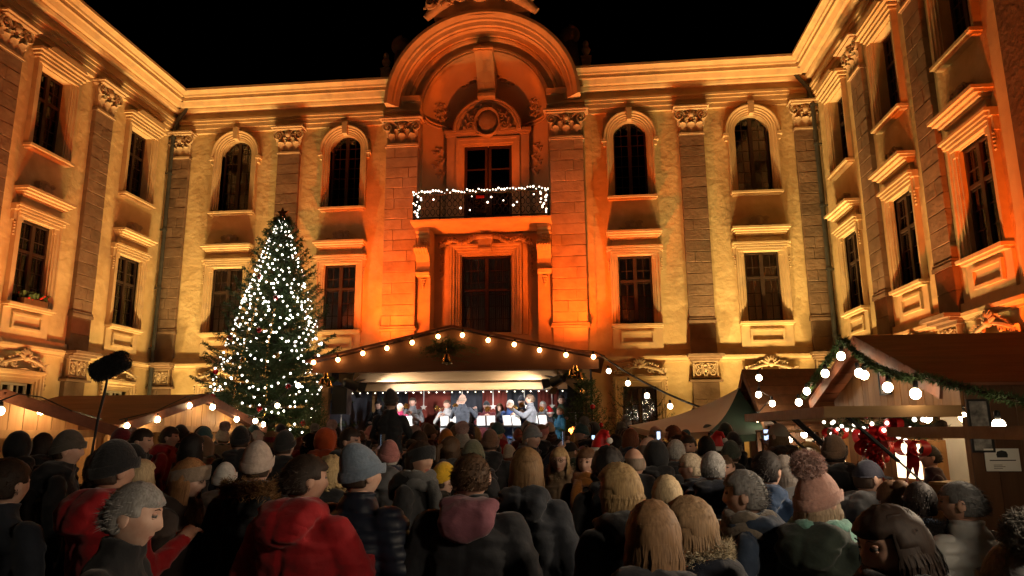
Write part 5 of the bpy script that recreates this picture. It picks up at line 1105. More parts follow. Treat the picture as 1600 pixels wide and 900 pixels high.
POSES = {
    'down': {s: (Vector((s*.255, -.02, 1.17)), Vector((s*.265, .06, .93))) for s in (-1, 1)},
    'pocket': {s: (Vector((s*.29, -.06, 1.18)), Vector((s*.23, .1, .98))) for s in (-1, 1)},
    'mug': {s: (Vector((s*.27, .03, 1.17)), Vector((s*.10, .27, 1.2))) for s in (-1, 1)},
    'chat': {-1: (Vector((-.27, .0, 1.17)), Vector((-.2, .2, 1.05))), 1: (Vector((.27, .05, 1.18)), Vector((.16, .29, 1.3)))},
    'phone': {-1: (Vector((-.26, .0, 1.17)), Vector((-.2, .15, .98))), 1: (Vector((.26, .16, 1.30)), Vector((.15, .34, 1.52)))},
    'carry': {s: (Vector((s*.32, .1, 1.32)), Vector((s*.15, .14, 1.50))) for s in (-1, 1)},
    'conduct': {s: (Vector((s*.29, .16, 1.24)), Vector((s*.24, .42, 1.42))) for s in (-1, 1)},
    'play': {-1: (Vector((-.27, .1, 1.2)), Vector((-.06, .3, 1.36))), 1: (Vector((.27, .12, 1.2)), Vector((.08, .36, 1.32)))},
}
def hand(mb, w, d, s):
    d = d.normalized(); up = Vector((0, 0, 1)); sd = d.cross(up)
    if sd.length < .2: sd = Vector((s, 0, 0))
    sd.normalize(); nm = sd.cross(d)
    mb.tube([w-d*.02, w+d*.03, w+d*.085], [.028, .036, .034], 8)
    for k in range(4):
        o = (k-1.5)*.02; L = (.062, .075, .07, .055)[k]; p0 = w+d*.085+sd*o; p1 = p0+d*L*.5-nm*.012; p2 = p0+d*L*.8-nm*.035; mb.tube([p0-d*.02, p0, p1, p2], [.0095, .0095, .009, .007], 6)
    t0 = w+d*.03-sd*s*.03; mb.tube([t0, t0-sd*s*.025+d*.03, t0-sd*s*.03+d*.06-nm*.015], [.012, .011, .008], 6)
def head_geo(mb, T, beard=False):
    nu, nv = 36, 30; vs_ = []
    for j in range(1, nv):
        la = PI*j/nv-PI/2
        for i in range(nu):
            lo = 2*PI*i/nu; n = (math.cos(la)*math.cos(lo), math.cos(la)*math.sin(lo), math.sin(la)); x, y, z = n[0]*.080, n[1]*.098, n[2]*.116
            if z < 0: k = (-z/.12)**1.3; x *= 1-.28*k; y = y*(1-.22*k) if y < 0 else y*(1-.08*k)
            if y > 0:
                y *= .93; g = lambda a, b, c, d, e=0: math.exp(-((abs(x)-e)/a)**2-((z-b)/c)**2)*d
                f = min(1, y/.05)
                nz = 0 if z > .03 or z < -.045 else ((.03-z)/.062 if z > -.032 else max(0, (z+.045)/.013)); y += f*(.022*nz*math.exp(-(x/.014)**2))
                y += f*(-g(.016, .014, .012, .011, .031)+g(.03, .034, .01, .005)+g(.022, -.058, .006, .006)+g(.022, -.071, .006, .005)-g(.022, -.0645, .003, .003)+g(.022, -.1, .016, .010)+g(.02, -.02, .02, .005, .042))
            vs_.append((x, y, z))
    vs_ = [(0, 0, -.115)]+vs_+[(0, 0, .12)]; top = len(vs_)-1; fs_ = []; mi = []
    for k in range(nu): fs_.append((0, 1+(k+1) % nu, 1+k)); fs_.append((top, 1+(nv-2)*nu+k, 1+(nv-2)*nu+(k+1) % nu))
    for j in range(nv-2):
        for k in range(nu): k2 = (k+1) % nu; fs_.append((1+j*nu+k, 1+j*nu+k2, 1+(j+1)*nu+k2, 1+(j+1)*nu+k))
    b = len(mb.v); mb.add(vs_, fs_, 0, T)
    for q, fc in enumerate(fs_):
        c = [sum(vs_[i][a] for i in fc)/len(fc) for a in range(3)]
        if c[1] > .07 and abs(c[0]) < .026 and -.075 < c[2] < -.054: mb.m[len(mb.m)-len(fs_)+q] = 2
    for s in (-1, 1):
        for (rx, ry, rz_, c, mi_) in (((.0105, .0105, .0095, (s*.0305, .0745, .013), 3)), ((.0048, .0014, .0048, (s*.0305, .0842, .0125), 1)), ((.0125, .0105, .0065, (s*.0305, .0745, .0205), 0)), ((.0125, .0095, .005, (s*.0305, .074, .0045), 0))):
            k0 = len(mb.v); mb.ell((0, 0, 0), (rx, ry, rz_), 9, 7, mi_)
            for i in range(k0, len(mb.v)): mb.v[i] = tuple(T @ (Vector(mb.v[i])+Vector(c)))
        k0 = len(mb.v); mb.ell((0, 0, 0), (.010, .022, .034), 9, 7, 0)
        for i in range(k0, len(mb.v)): mb.v[i] = tuple(T @ (Vector(mb.v[i])+Vector((s*.080, -.012, -.002))))
        k0 = len(mb.v); mb.tube([(s*.016, .090, .034), (s*.031, .090, .040), (s*.047, .08, .036)], [.0015, .0022, .001], 5, 1)
        for i in range(k0, len(mb.v)): mb.v[i] = tuple(T @ Vector(mb.v[i]))
HZ = 1.635     # head centre height of the 1.755 m figure
def body_base(pose):
    mb = MB()
    loft(mb, [(.86, 0, 0, .11, .07), (.95, 0, 0, .14, .09), (1.08, 0, 0, .125, .08), (1.28, 0, -.008, .135, .085), (1.37, 0, -.012, .125, .075), (1.43, 0, -.01, .075, .055), (1.48, 0, 0, .045, .045)])
    cap(mb, (0, -.01, 1.44), (0, .005, 1.58), .056, .052)
    for s in (-1, 1):
        e, w = POSES[pose][s]; cap(mb, SH(s)+Vector((-s*.02, 0, -.035)), e, .04, .034); cap(mb, e, w, .034, .026)
        cap(mb, (s*.09, 0, .92), (s*.095, .01, .5), .085, .055); cap(mb, (s*.095, .01, .5), (s*.095, -.02, .09), .055, .038); cap(mb, (s*.095, -.03, .045), (s*.105, .12, .035), .04, .035)
    return voxelise(mb, .022, 2)
def to_mb(me, mb, mi=0):
    b = len(mb.v); mb.v.extend([tuple(v.co) for v in me.vertices])
    for p in me.polygons: mb.f.append(tuple(i+b for i in p.vertices)); mb.m.append(mi)
def body_mesh(pose, turn, nod):
    def mk():
        mb = MB(); to_mb(cached(('bb', pose), lambda: body_base(pose)), mb)
        head_geo(mb, Matrix.Translation((0, .012, HZ)) @ Matrix.Rotation(R(turn), 4, 'Z') @ Matrix.Rotation(R(nod), 4, 'X'))
        for s in (-1, 1): e, w = POSES[pose][s]; hand(mb, w, w-e, s)
        return mb.mesh('person', [m_skin, m_eye, m_lip, m_scl], smooth=True)
    return cached(('body', pose, turn, nod), mk)
def fold_noise(me, amp, freq, seed, puff=0, puffn=.07, zlo=0, crease=0):
    n = len(me.vertices); co = np.empty(n*3, np.float32); no = np.empty(n*3, np.float32); me.vertices.foreach_get('co', co); me.vertices.foreach_get('normal', no); co = co.reshape(-1, 3); no = no.reshape(-1, 3); d = np.zeros(n, np.float32)
    off = Vector((seed*3.1, seed*1.7, 0))
    for i in range(n):
        c = co[i]; d[i] = mnoise.noise(Vector((c[0]*freq, c[1]*freq, c[2]*freq*.55))+off)*amp+mnoise.noise(Vector((c[0]*freq*2.3, c[1]*freq*2.3, c[2]*freq*1.6))+off)*amp*.5
    if crease:
        for i in range(n):
            c = co[i]; q = Vector((c[0]*5+c[2]*3*(1 if c[0] > 0 else -1), c[1]*5, c[2]*11))+off; d[i] += crease*(.5-min(1, abs(mnoise.noise(q))*3.2))
    if crease > .008:      # seams: back seam, yoke, hem
        z0 = float(co[:, 2].min()); ax = np.abs(co[:, 0]); bk = co[:, 1] < 0; tor = ax < .17
        for dist in (np.where(bk & tor, ax, 9), np.where(bk & tor, np.abs(co[:, 2]-1.33+.1*ax), 9), np.where(tor | (co[:, 2] < .9), np.abs(co[:, 2]-z0-.06), 9)): d -= .008*np.exp(-(dist/.012)**2)
    if puff: d += puff*(np.abs(np.sin((co[:, 2]+.05*np.abs(co[:, 0])+.01*np.sin(co[:, 0]*9))*PI/puffn))**.35-.75)*(np.linalg.norm(no[:, :2], axis=1))
    co += no*d[:, None]; me.vertices.foreach_set('co', co.ravel()); me.update()
def coat_mesh(kind, pose, seed=0):
    def mk():
        mb = MB(); fat = {'jacket': 0, 'puffer': .022, 'parka': .012, 'long': .008, 'sweater': -.015}[kind]; hem = {'jacket': .80, 'puffer': .76, 'parka': .66, 'long': .46, 'sweater': .84}[kind]
        wide = .03 if kind == 'long' else 0
        loft(mb, [(hem, 0, 0, .192+fat+wide, .14+fat+wide), (hem+.12, 0, 0, .19+fat+wide*.6, .138+fat), (1.0, 0, 0, .18+fat, .13+fat), (1.12, 0, 0, .168+fat, .12+fat), (1.28, 0, -.008, .182+fat, .132+fat), (1.36, 0, -.012, .178+fat, .122+fat), (1.425, 0, -.014, .142+fat*.5, .1+fat*.5), (1.475, 0, -.01, .098, .086), (1.515, 0, 0, .078, .08), (1.555 if kind != 'sweater' else 1.53, 0, .002, .074, .078)])
        for s in (-1, 1):
            e, w = POSES[pose][s]; r0, r1, r2 = .072+fat*.8, .058+fat*.7, .047+fat*.45; cap(mb, SH(s)+Vector((s*-.002, 0, -.028)), e, r0, r1); cap(mb, e, w-(w-e).normalized()*.01, r1, r2)
        if kind in ('parka', 'jacket') and seed % 2 == 0 or kind == 'parka':      # hood lying on the back
            loft(mb, [(1.36, 0, -.14, .05, .03), (1.39, 0, -.15, .115, .055), (1.44, 0, -.135, .135, .075), (1.5, 0, -.11, .125, .075), (1.545, 0, -.09, .10, .055), (1.56, 0, -.085, .06, .03)])
            for s in (-1, 1): cap(mb, (s*.105, -.09, 1.51), (s*.085, .05, 1.49), .045, .035)
        me = voxelise(mb, .0135 if kind != 'puffer' else .012, 3); fold_noise(me, .012 if kind != 'puffer' else .006, 7, seed, puff=.02 if kind == 'puffer' else 0, crease=.011 if kind != 'puffer' else .004); me.polygons.foreach_set('use_smooth', [True]*len(me.polygons))
        me.name = 'coat'; me.materials.append(m_nylon if kind == 'puffer' else m_cloth); return me
    return cached(('coat', kind, pose, seed), mk)
def trouser_mesh():
    def mk():
        mb = MB(); loft(mb, [(.82, 0, 0, .17, .115), (.9, 0, 0, .18, .125), (1.0, 0, 0, .165, .115), (1.04, 0, 0, .15, .1)])
        for s in (-1, 1): cap(mb, (s*.092, 0, .88), (s*.098, .012, .5), .1, .078); cap(mb, (s*.098, .012, .5), (s*.098, -.02, .1), .078, .066)
        me = voxelise(mb, .02, 2); fold_noise(me, .01, 8, 3); me.polygons.foreach_set('use_smooth', [True]*len(me.polygons)); me.materials.append(m_jean); return me
    return cached('trousers', mk)
def shoe_mesh():
    def mk():
        mb = MB()
        for s in (-1, 1): mb.ell((s*.1, .045, .05), (.052, .145, .055), 12, 8); mb.bb(s*.1-.045, s*.1+.045, -.08, .17, 0, .02)
        return mb.mesh('shoes', m_black, smooth=True)
    return cached('shoes', mk)
# --- head coverings, origin at the head centre, +y = face
def shell(fn, nu=34, nv=20, lo=-PI/2):
    mb = MB(); vs_ = []
    for j in range(nv+1):
        la = lo+(PI/2-lo)*j/nv
        for i in range(nu): a = 2*PI*i/nu; vs_.append(fn(math.cos(la)*math.cos(a), math.cos(la)*math.sin(a), math.sin(la)))
    mb.add(vs_, [(j*nu+k, j*nu+(k+1) % nu, (j+1)*nu+(k+1) % nu, (j+1)*nu+k) for j in range(nv) for k in range(nu)]); return mb
def hair_mesh(kind, seed=0, under=False):
    def mk():
        rnd = random.Random(seed*7+3); rng = np.random.default_rng(seed+5)
        thick = .002 if under else {'short': .010, 'crop': .005, 'bald': .004, 'curly': .035}.get(kind, .014)
        def fn(x, y, z):
            k = 1.0; q = Vector((x*.082, y*.101, z*.117)); e = thick*(1+.5*mnoise.noise(Vector((x*6, y*6, z*2+seed))))
            line = .42 if y > .35 else (.10 if y > .0 else -.5)
            if kind == 'bald': line = 2 if y > -.15 and z > -.1 else (-.45 if z < .45 else 2)
            if kind in ('short', 'crop') and abs(x) > .75 and y > -.25: line = max(line, .02)
            if z < line: return tuple(q*.88)
            n = Vector((x, y, z)); return tuple(q+n*e)
        mb = shell(fn, 36, 26)
        if kind in ('long', 'bob', 'mid', 'pony'):
            Lz = {'long': -.36, 'mid': -.24, 'bob': -.15, 'pony': -.1}[kind]; NS = 1700; V = []
            for i in range(NS):
                a = R(rnd.uniform(66, 294)); rr = (1.04+rnd.random()*.10) if not under else (.97+rnd.random()*.07); a2 = a+PI/2; pts = []
                part = rnd.gauss(0, .15)
                for t in range(4):
                    pol = R(8+t*28); pts.append(Vector((.083*rr*math.sin(pol)*math.cos(a2), .101*rr*math.sin(pol)*math.sin(a2), .115*rr*math.cos(pol))))
                bx, by = pts[-1].x, pts[-1].y; end = Lz*rnd.uniform(.85, 1.06); zz = pts[-1].z; wob = rnd.uniform(-.012, .012); ph = rnd.uniform(0, 6)
                curl = -.22 if kind == 'bob' else -.02
                for t in range(1, 7):
                    u = t/6; z = zz+(end-zz)*u; f = 1+curl*u*u*(.5 if kind != 'bob' else 1)+(.04*math.sin(u*3) if kind != 'pony' else 0); pts.append(Vector((bx*f+wob*math.sin(u*5+ph), by*f+wob*math.cos(u*4+ph), z)))
                w = .0026
                for p, q in zip(pts, pts[1:]):
                    d = (q-p); sd = d.cross(Vector((p.x, p.y, .02))).normalized()*w; V += [p-sd, p+sd, q+sd, p-sd, q+sd, q-sd]
            k0 = len(mb.v)
            mb.add(V, [(i, i+1, i+2) for i in range(0, len(V), 3)])
            # inner curtain so no gaps show
            nu = 26; cur = []
            for j in range(5):
                u = j/4
                for i in range(nu): a = R(74+212*i/(nu-1))+PI/2; cur.append((.08*math.cos(a)*(1-.08*u), .1*math.sin(a)*(1-.08*u), .02+(Lz*.93-.02)*u))
            mb.add(cur, [(j*nu+k, j*nu+k+1, (j+1)*nu+k+1, (j+1)*nu+k) for j in range(4) for k in range(nu-1)])
            if kind == 'pony': mb.tube([(0, -.11, .05), (0, -.16, .02), (0, -.17, -.08), (0, -.14, -.2)], [.02, .03, .032, .01], 9)
        if kind == 'bun': mb.ell((0, -.09, .10), (.045, .045, .04), 10, 8)
        if kind == 'curly':
            for i in range(150):
                a = R(rnd.uniform(55, 305))+PI/2; po = R(rnd.uniform(5, 120)); p = Vector((.1*math.sin(po)*math.cos(a), .12*math.sin(po)*math.sin(a), .13*math.cos(po))); pts = [p+Vector((.022*math.cos(k*1.1), .022*math.sin(k*1.1), -.014*k)) for k in range(6)]; mb.tube(pts, .009, 4, caps=False)
        if kind in ('short', 'crop') and not under:
            V = []
            for i in range(1500):
                x, y, z = rng.normal(size=3); n = Vector((x, y, z)).normalized()
                if n.z < (.42 if n.y > .3 else (.15 if n.y > -.1 else -.35)): continue
                p = Vector((n.x*.0875, n.y*.1065, n.z*.1235)); d = (Vector((0, -.75, -.35))+n*.28+Vector(rng.normal(size=3))*.22)*.024; sd = d.cross(n).normalized()*.0028; V += [p-sd, p+sd, p+d]
            for i in range(0, len(V), 3): mb.add(V[i:i+3], [(0, 1, 2)])
        return mb.mesh('hair', m_hair, smooth=True, recalc=False)
    return cached(('hair', kind, seed, under), mk)
def hat_mesh(kind):
    def mk():
        if kind in ('beanie', 'pompom', 'slouch'):
            tall = .05 if kind == 'slouch' else .03
            def fn(x, y, z):
                r = 1+.018*math.sin(34*math.atan2(y, x))*(1 if z < .85 else 0); q = Vector((x*.0915*r, y*.1115*r, z*.122+(tall*z if z > 0 else 0)))
                if kind == 'slouch' and z > .2: q.y -= .06*(z-.2); 
                line = .18 if y > .3 else (.02 if y > -.3 else -.22)
                if z < line: q = Vector((x*.07, y*.09, line*.122))
                return tuple(q)
            mb = shell(fn, 68, 22, -.9)
            nb_ = 48; bv = []
            for (dz, rr) in ((-.018, .99), (-.016, 1.035), (.0, 1.05), (.03, 1.04), (.034, 1.0)):
                for i in range(nb_):
                    a = 2*PI*i/nb_; y = math.sin(a); line = .26 if y > .3 else (.26-(.3-y)/.6*.2 if y > -.3 else .06-(-.3-y)/.7*.2); k = rr+.012*(i % 2); bv.append((.0915*k*math.cos(a), .1115*k*y, line*.122+dz))
            mb.add(bv, [(j*nb_+k, j*nb_+(k+1) % nb_, (j+1)*nb_+(k+1) % nb_, (j+1)*nb_+k) for j in range(4) for k in range(nb_)])
            return mb.mesh('hat', m_knit, smooth=True, recalc=False)
        if kind == 'cap':
            mb = shell(lambda x, y, z: (x*.088, y*.11, max(z, .12)*.128), 36, 16, -.1)
            vs_ = []
            for j in range(5):
                for i in range(13): a = R(25+130*i/12); r = 1+.75*j/4; vs_.append((.086*math.cos(a)*(1+.1*j/4), .105*math.sin(a)*r, .022-.012*(j/4)**2-.012*abs(math.cos(a))))
            mb.add(vs_, [(j*13+i, j*13+i+1, (j+1)*13+i+1, (j+1)*13+i) for j in range(4) for i in range(12)]); mb.ell((0, 0, .128), .009, 6, 4)
            return mb.mesh('hat', m_cloth, smooth=True, recalc=False)
        if kind == 'headband':
            mb = MB(); nu = 40; vs_ = []
            for z, r in ((-.03, 1.0), (-.028, 1.09), (.0, 1.12), (.04, 1.11), (.055, 1.08), (.057, 1.0)):
                for i in range(nu): a = 2*PI*i/nu; y = math.sin(a); vs_.append((.084*r*math.cos(a), .107*r*y, z+.03*y+.012))
            mb.add(vs_, [(j*nu+k, j*nu+(k+1) % nu, (j+1)*nu+(k+1) % nu, (j+1)*nu+k) for j in range(5) for k in range(nu)]); return mb.mesh('headband', m_knit, smooth=True, recalc=False)
        if kind == 'hood':
            def fn(x, y, z):
                q = Vector((x*.108, y*.128-.012, z*.145)); 
                if y > .55 and z < .75: q = Vector((x*.095, .05, z*.125))
                return tuple(q*(1+.03*mnoise.noise(Vector((x*3, y*3, z*3)))))
            mb = shell(fn, 36, 24); mb.tube([(.09*math.cos(2*PI*i/24), .068, .115*math.sin(2*PI*i/24)) for i in range(25)], .016, 7, caps=False)
            return mb.mesh('hood', m_cloth, smooth=True, recalc=False)
        if kind == 'santa':
            mb = MB(); mb.tube([(0, 0, .03), (0, -.005, .09), (.01, -.02, .15), (.03, -.05, .2), (.06, -.09, .2), (.08, -.12, .15)], [.1, .088, .065, .04, .022, .012], 16)
            pts = [(.092*math.cos(2*PI*i/24), .114*math.sin(2*PI*i/24), .03) for i in range(25)]; mb.tube(pts, .026, 8, 1, caps=False); mb.ell((.085, -.13, .12), .032, 9, 7, 1); return mb.mesh('hat', [m_red, m_paper], smooth=True)
    return cached(('hat', kind), mk)
def fluff(r, n, seed, nl, w=.0025):
    rng = np.random.default_rng(seed); d = rng.normal(size=(n, 3)); d /= np.linalg.norm(d, axis=1, keepdims=True); return needle_tris(d*r*.6, d*r*.4, rng, 2, nl, w)
def ring_fur(seed, R0=.125, n=900, z=0, nl=.045):
    rng = np.random.default_rng(seed); a = rng.random(n)*6.283; P = np.stack([R0*np.cos(a), R0*.9*np.sin(a)-.02, z+rng.normal(size=n)*.02-.03*np.sin(a)], 1); D = np.stack([np.cos(a), np.sin(a), rng.normal(size=n)*.9], 1)*.022; return needle_tris(P, D, rng, 4, nl*.55, .002)
SKIN = [(.52, .33, .25), (.58, .38, .29), (.46, .28, .2), (.55, .35, .27)]
PCOUNT = [0]
def person(x, y, label, s=1., rz=0, turn=0, nod=0, pose='down', coat='jacket', cc=(.012, .012, .014), hair='short', hc=(.05, .03, .02), hat=None, htc=(.02, .02, .02), tc=(.02, .022, .03), z=0, extras=(), seed=0, group='people in the crowd', lean=0, width=1., legs=True, sk=None):
    PCOUNT[0] += 1; i = PCOUNT[0]
    o = obj('person', body_mesh(pose, turn, nod), None, (x, y, z), (R(-lean), 0, R(rz)), (s*width, s*width, s), color=sk or SKIN[i % 4]); tag(o, label, 'person', group)
    obj('coat', coat_mesh(coat, pose, seed), o, color=cc)
    if legs: obj('trousers', trouser_mesh(), o, color=tc); obj('shoes', shoe_mesh(), o)
    hr = (R(nod), 0, R(turn)); hp = (0, .012, HZ)
    if hair: obj('hair', hair_mesh(hair if not (hat and hair == 'short') else 'crop', seed % 2 if hair in ('long', 'bob', 'mid') else 0, bool(hat) and hat != 'headband'), o, hp, hr, color=hc)
    if hat:
        h = obj('headband' if hat == 'headband' else 'hat', hat_mesh(hat), o, hp, hr, color=htc)
        if hat == 'pompom':
            tp = Matrix.Rotation(R(turn), 4, 'Z') @ Vector((0, -.05, .17)); obj('pompom', cached('pom', lambda: tri_mesh('pompom', fluff(.07, 1600, 3, .03), m_furm)), o, Vector(hp)+tp, color=(.62, .42, .38) if htc[0] > .25 else (.3, .28, .25))
    for ex in extras:
        k = ex[0]; c = ex[1]
        if k == 'scarf':
            me = cached('scarf', lambda: scarf_mesh()); obj('scarf', me, o, (0, 0, 1.5), color=c)
        elif k == 'fur': obj('fur_collar', cached('furc', lambda: tri_mesh('fur_collar', ring_fur(4, .11, 1500), m_furm)), o, (0, -.01, 1.52), color=c)
        elif k == 'furhood': obj('fur_trim', cached('furh', lambda: tri_mesh('fur_trim', ring_fur(5, .135, 2200, 0, .055), m_furm)), o, (0, -.06, 1.5), color=c)
        elif k == 'hood': obj('hood', cached('hoodb', lambda: hoodback_mesh()), o, (0, -.005, .33), scale=(.8, .85, .78), color=c)
        elif k == 'glasses':
            obj('glasses', cached('gls', glasses_mesh), o, hp, hr)
        elif k == 'bag': obj('bag_strap', cached('strap', strap_mesh), o, color=c)
        elif k == 'mug': obj('hat' if False else 'mug', cached('mug', lambda: MB().lathe([(.035, 0), (.04, .09)], (0, 0, 0), 12).mesh('mug', m_knit)), o, (0, .33, 1.2), color=c)
        elif k == 'beard': obj('beard', cached('brd', beard_mesh), o, hp, hr, color=c)
    return o
def scarf_mesh():
    mb = MB()
    for z, r, t in ((-.02, .105, .04), (.03, .095, .036)): mb.tube([(r*math.cos(2*PI*i/22)*(1+.05*math.sin(i*2.3)), r*math.sin(2*PI*i/22)-.005, z+.012*math.sin(i*1.3)) for i in range(23)], t, 9, caps=False)
    mb.tube([(.04, .12, 0), (.05, .155, -.1), (.06, .165, -.25)], [.04, .05, .045], 8); return mb.mesh('scarf', m_knit, smooth=True)
def hoodback_mesh():
    mb = MB(); loft(mb, [(1.30, 0, -.15, .03, .03), (1.35, 0, -.165, .12, .06), (1.42, 0, -.15, .15, .085), (1.5, 0, -.115, .145, .085), (1.56, 0, -.085, .12, .06), (1.575, 0, -.08, .08, .03)])
    for s in (-1, 1): cap(mb, (s*.115, -.09, 1.52), (s*.075, .07, 1.48), .05, .04)
    me = voxelise(mb, .014, 3); fold_noise(me, .016, 9, 2); me.polygons.foreach_set('use_smooth', [True]*len(me.polygons)); me.materials.append(m_cloth); return me
def glasses_mesh():
    mb = MB()
    for s in (-1, 1): mb.tube([(s*.031+.021*math.cos(2*PI*i/16), .094, .012+.017*math.sin(2*PI*i/16)) for i in range(17)], .0022, 5, caps=False); mb.tube([(s*.052, .092, .016), (s*.078, .05, .014), (s*.082, -.01, .012)], .002, 4)
    mb.tube([(-.011, .097, .014), (.011, .097, .014)], .002, 4); return mb.mesh('glasses', m_lensg)
def strap_mesh(): return MB().tube([(-.13, .06, 1.5), (-.16, -.06, 1.5), (-.05, -.165, 1.3), (.12, -.175, 1.1), (.24, -.1, .9)], .014, 6).mesh('bag_strap', m_cloth, smooth=True)
def beard_mesh(): return shell(lambda x, y, z: tuple(Vector((x*.079, y*.1, z*.124))*(1.03 if (y > .2 and z < -.45) else .85))).mesh('beard', m_hair, smooth=True, recalc=False)
# ================================================================== the crowd, one person after another
def gz(y): return max(0., min(.2, .018*(y-3)))
PL = []
_person = person
def person(x, y, label, **k):
    PL.append((x, y)); k.setdefault('z', gz(y))
    tt = [e for e in k.get('extras', ()) if e[0] == 'twotone']; k['extras'] = tuple(e for e in k.get('extras', ()) if e[0] != 'twotone')
    o = _person(x, y, label, **k)
    if tt:      # black forearms and side panels on the red jacket
        c = [q for q in o.children if q.name.startswith('coat')][0]; me = c.data.copy(); c.data = me; me.materials.append(m_blk2)
        for p in me.polygons:
            v = p.center
            if (abs(v.x) > .19 and v.z < 1.36 and not (v.x > .1 and v.y > .0 and v.z > 1.05 and v.z > 1.1+abs(v.y)*.4)) or v.z < .9: p.material_index = 1
    return o
person(-1.89,2.50,'grey-haired man in profile at the bottom corner by the red and black jacket',s=0.990,rz=-75,hair='short',hc=(.30,.29,.28),coat='long',cc=(.012,.012,.014),lean=8)
person(-2.35,3.40,'person in black beanie and red jacket with black sleeves',s=1.045,rz=-25,hat='beanie',htc=(.012,.012,.014),hair='crop',coat='jacket',cc=(.42,.008,.014),pose='chat',extras=(("twotone",(.012,.012,.014)),))
person(-2.53,4.10,'woman in profile with taupe headband, glasses and strawberry-blonde hair',s=0.990,rz=-85,hat='headband',htc=(.30,.22,.16),hair='mid',hc=(.38,.19,.08),coat='parka',cc=(.05,.03,.022),extras=(("glasses",0),),lean=6,seed=1)
person(-3.98,5.20,'man in grey-brown beanie and black coat before the edge hut',s=1.061,rz=-60,hat='beanie',htc=(.09,.075,.06),hair='crop',cc=(.012,.012,.014))
person(-2.82,3.30,'person in dark blue jacket at the left picture edge',s=1.010,rz=-10,hair='short',hc=(.03,.018,.012),coat='jacket',cc=(.02,.026,.04),seed=1)
person(-1.40,3.50,'person in bright red hooded jacket seen from behind',s=1.013,rz=-12,turn=-35,hair='short',hc=(.03,.018,.012),coat='parka',cc=(.42,.008,.014),pose='chat',extras=(("hood",(.42,.008,.014)),),width=1.12)
person(-1.98,4.20,'person in cream beanie with brown fur collar',s=1.026,rz=10,hat='beanie',htc=(.55,.44,.38),hair='crop',coat='parka',cc=(.012,.012,.014),extras=(("furhood",(.25,.13,.05)),))
person(-1.74,4.80,'woman with blonde curly hair behind the bright red jacket',s=0.960,rz=5,hair='curly',hc=(.50,.36,.18),cc=(.012,.012,.014),coat='parka')
person(-1.21,3.80,'person in blue-grey slouchy beanie and dark navy padded coat',s=1.013,rz=-20,turn=-20,hat='slouch',htc=(.16,.21,.28),hair='crop',coat='puffer',cc=(.014,.019,.036),width=1.12)
person(-1.18,5.00,'woman with dark headband looking aside above a patterned scarf',s=1.021,rz=-105,turn=-20,hat='headband',htc=(.02,.02,.022),hair='bun',hc=(.03,.018,.012),coat='parka',cc=(.012,.012,.014),extras=(("scarf",(.10,.10,.10)),))
person(-1.09,5.40,'child in bright yellow beanie',s=0.916,rz=-60,hat='beanie',htc=(.72,.42,.02),hair='crop',coat='parka',cc=(.03,.03,.025))
person(-0.60,3.70,'man with cropped brown hair and mauve hood over a dark coat',s=1.011,rz=0,hair='crop',hc=(.10,.055,.03),coat='long',cc=(.016,.017,.022),extras=(("hood",(.26,.09,.12)),),width=1.16)
person(-0.36,4.20,'woman with long brown hair and dark coat beside the mauve hood',s=1.012,rz=-5,hair='long',hc=(.20,.115,.05),coat='parka',cc=(.022,.026,.036))
person(0.14,3.40,'woman with golden blonde bob looking towards the stage side',s=0.991,rz=35,turn=25,hair='bob',hc=(.42,.28,.13),coat='jacket',cc=(.012,.012,.014),extras=(("hood",(.02,.022,.03)),))
person(0.20,2.45,'woman with long straight light brown hair nearest the camera',s=0.950,rz=-5,hair='long',hc=(.26,.15,.075),coat='parka',cc=(.035,.035,.042),extras=(("hood",(.05,.055,.065)),),seed=1)
person(0.38,2.85,'woman with streaked blonde hair and cream fur collar in profile',s=0.939,rz=75,hair='long',hc=(.34,.22,.12),coat='parka',cc=(.014,.019,.036),extras=(("fur",(.55,.47,.33)),),pose='mug')
person(0.74,3.60,'grey-haired man in denim blue jacket with patterned collar',s=0.967,rz=70,hair='short',hc=(.22,.215,.21),coat='jacket',cc=(.025,.045,.085),pose='mug',extras=(("scarf",(.16,.13,.10)),))
person(0.44,4.30,'woman with pale blonde bob behind the long-haired woman',s=0.920,rz=-5,hair='bob',hc=(.55,.42,.25),cc=(.03,.03,.033),coat='jacket',seed=1)
person(0.87,5.30,'silver-haired man in dark navy jacket seen from behind',s=0.971,rz=-15,hair='short',hc=(.36,.35,.34),cc=(.014,.019,.036))
person(1.00,3.40,'woman in dusty pink bobble hat and dark green parka',s=0.960,rz=-40,turn=-15,hat='pompom',htc=(.46,.26,.21),hair='mid',hc=(.4,.3,.2),coat='parka',cc=(.022,.036,.026),extras=(("scarf",(.16,.36,.30)),),width=1.06)
person(0.91,2.35,'dark-haired woman facing the camera in mustard yellow jacket',s=0.950,rz=100,turn=5,nod=-10,hair='mid',hc=(.028,.016,.011),coat='jacket',cc=(.42,.22,.03),width=1.1,extras=(("scarf",(.03,.03,.035)),))
person(1.85,3.90,'man with cropped grey hair in pale grey quilted jacket',s=0.924,rz=30,turn=25,hair='crop',hc=(.13,.13,.13),coat='puffer',cc=(.44,.44,.42),width=1.1,pose='mug')
person(1.07,2.00,'person in pale grey ribbed hat at the bottom right corner',s=0.907,rz=20,hat='pompom',htc=(.24,.24,.24),hair='long',hc=(.3,.28,.26),coat='jacket',cc=(.2,.19,.19))
person(1.76,4.90,'person in dark navy baseball cap and grey jacket near the hut',s=0.948,rz=-70,hat='cap',htc=(.02,.02,.04),hair='crop',coat='jacket',cc=(.12,.12,.125))
person(1.68,4.30,'woman with brown hair in a bun next to the baseball cap',s=0.903,rz=10,hair='bun',hc=(.14,.07,.035),cc=(.012,.012,.014))
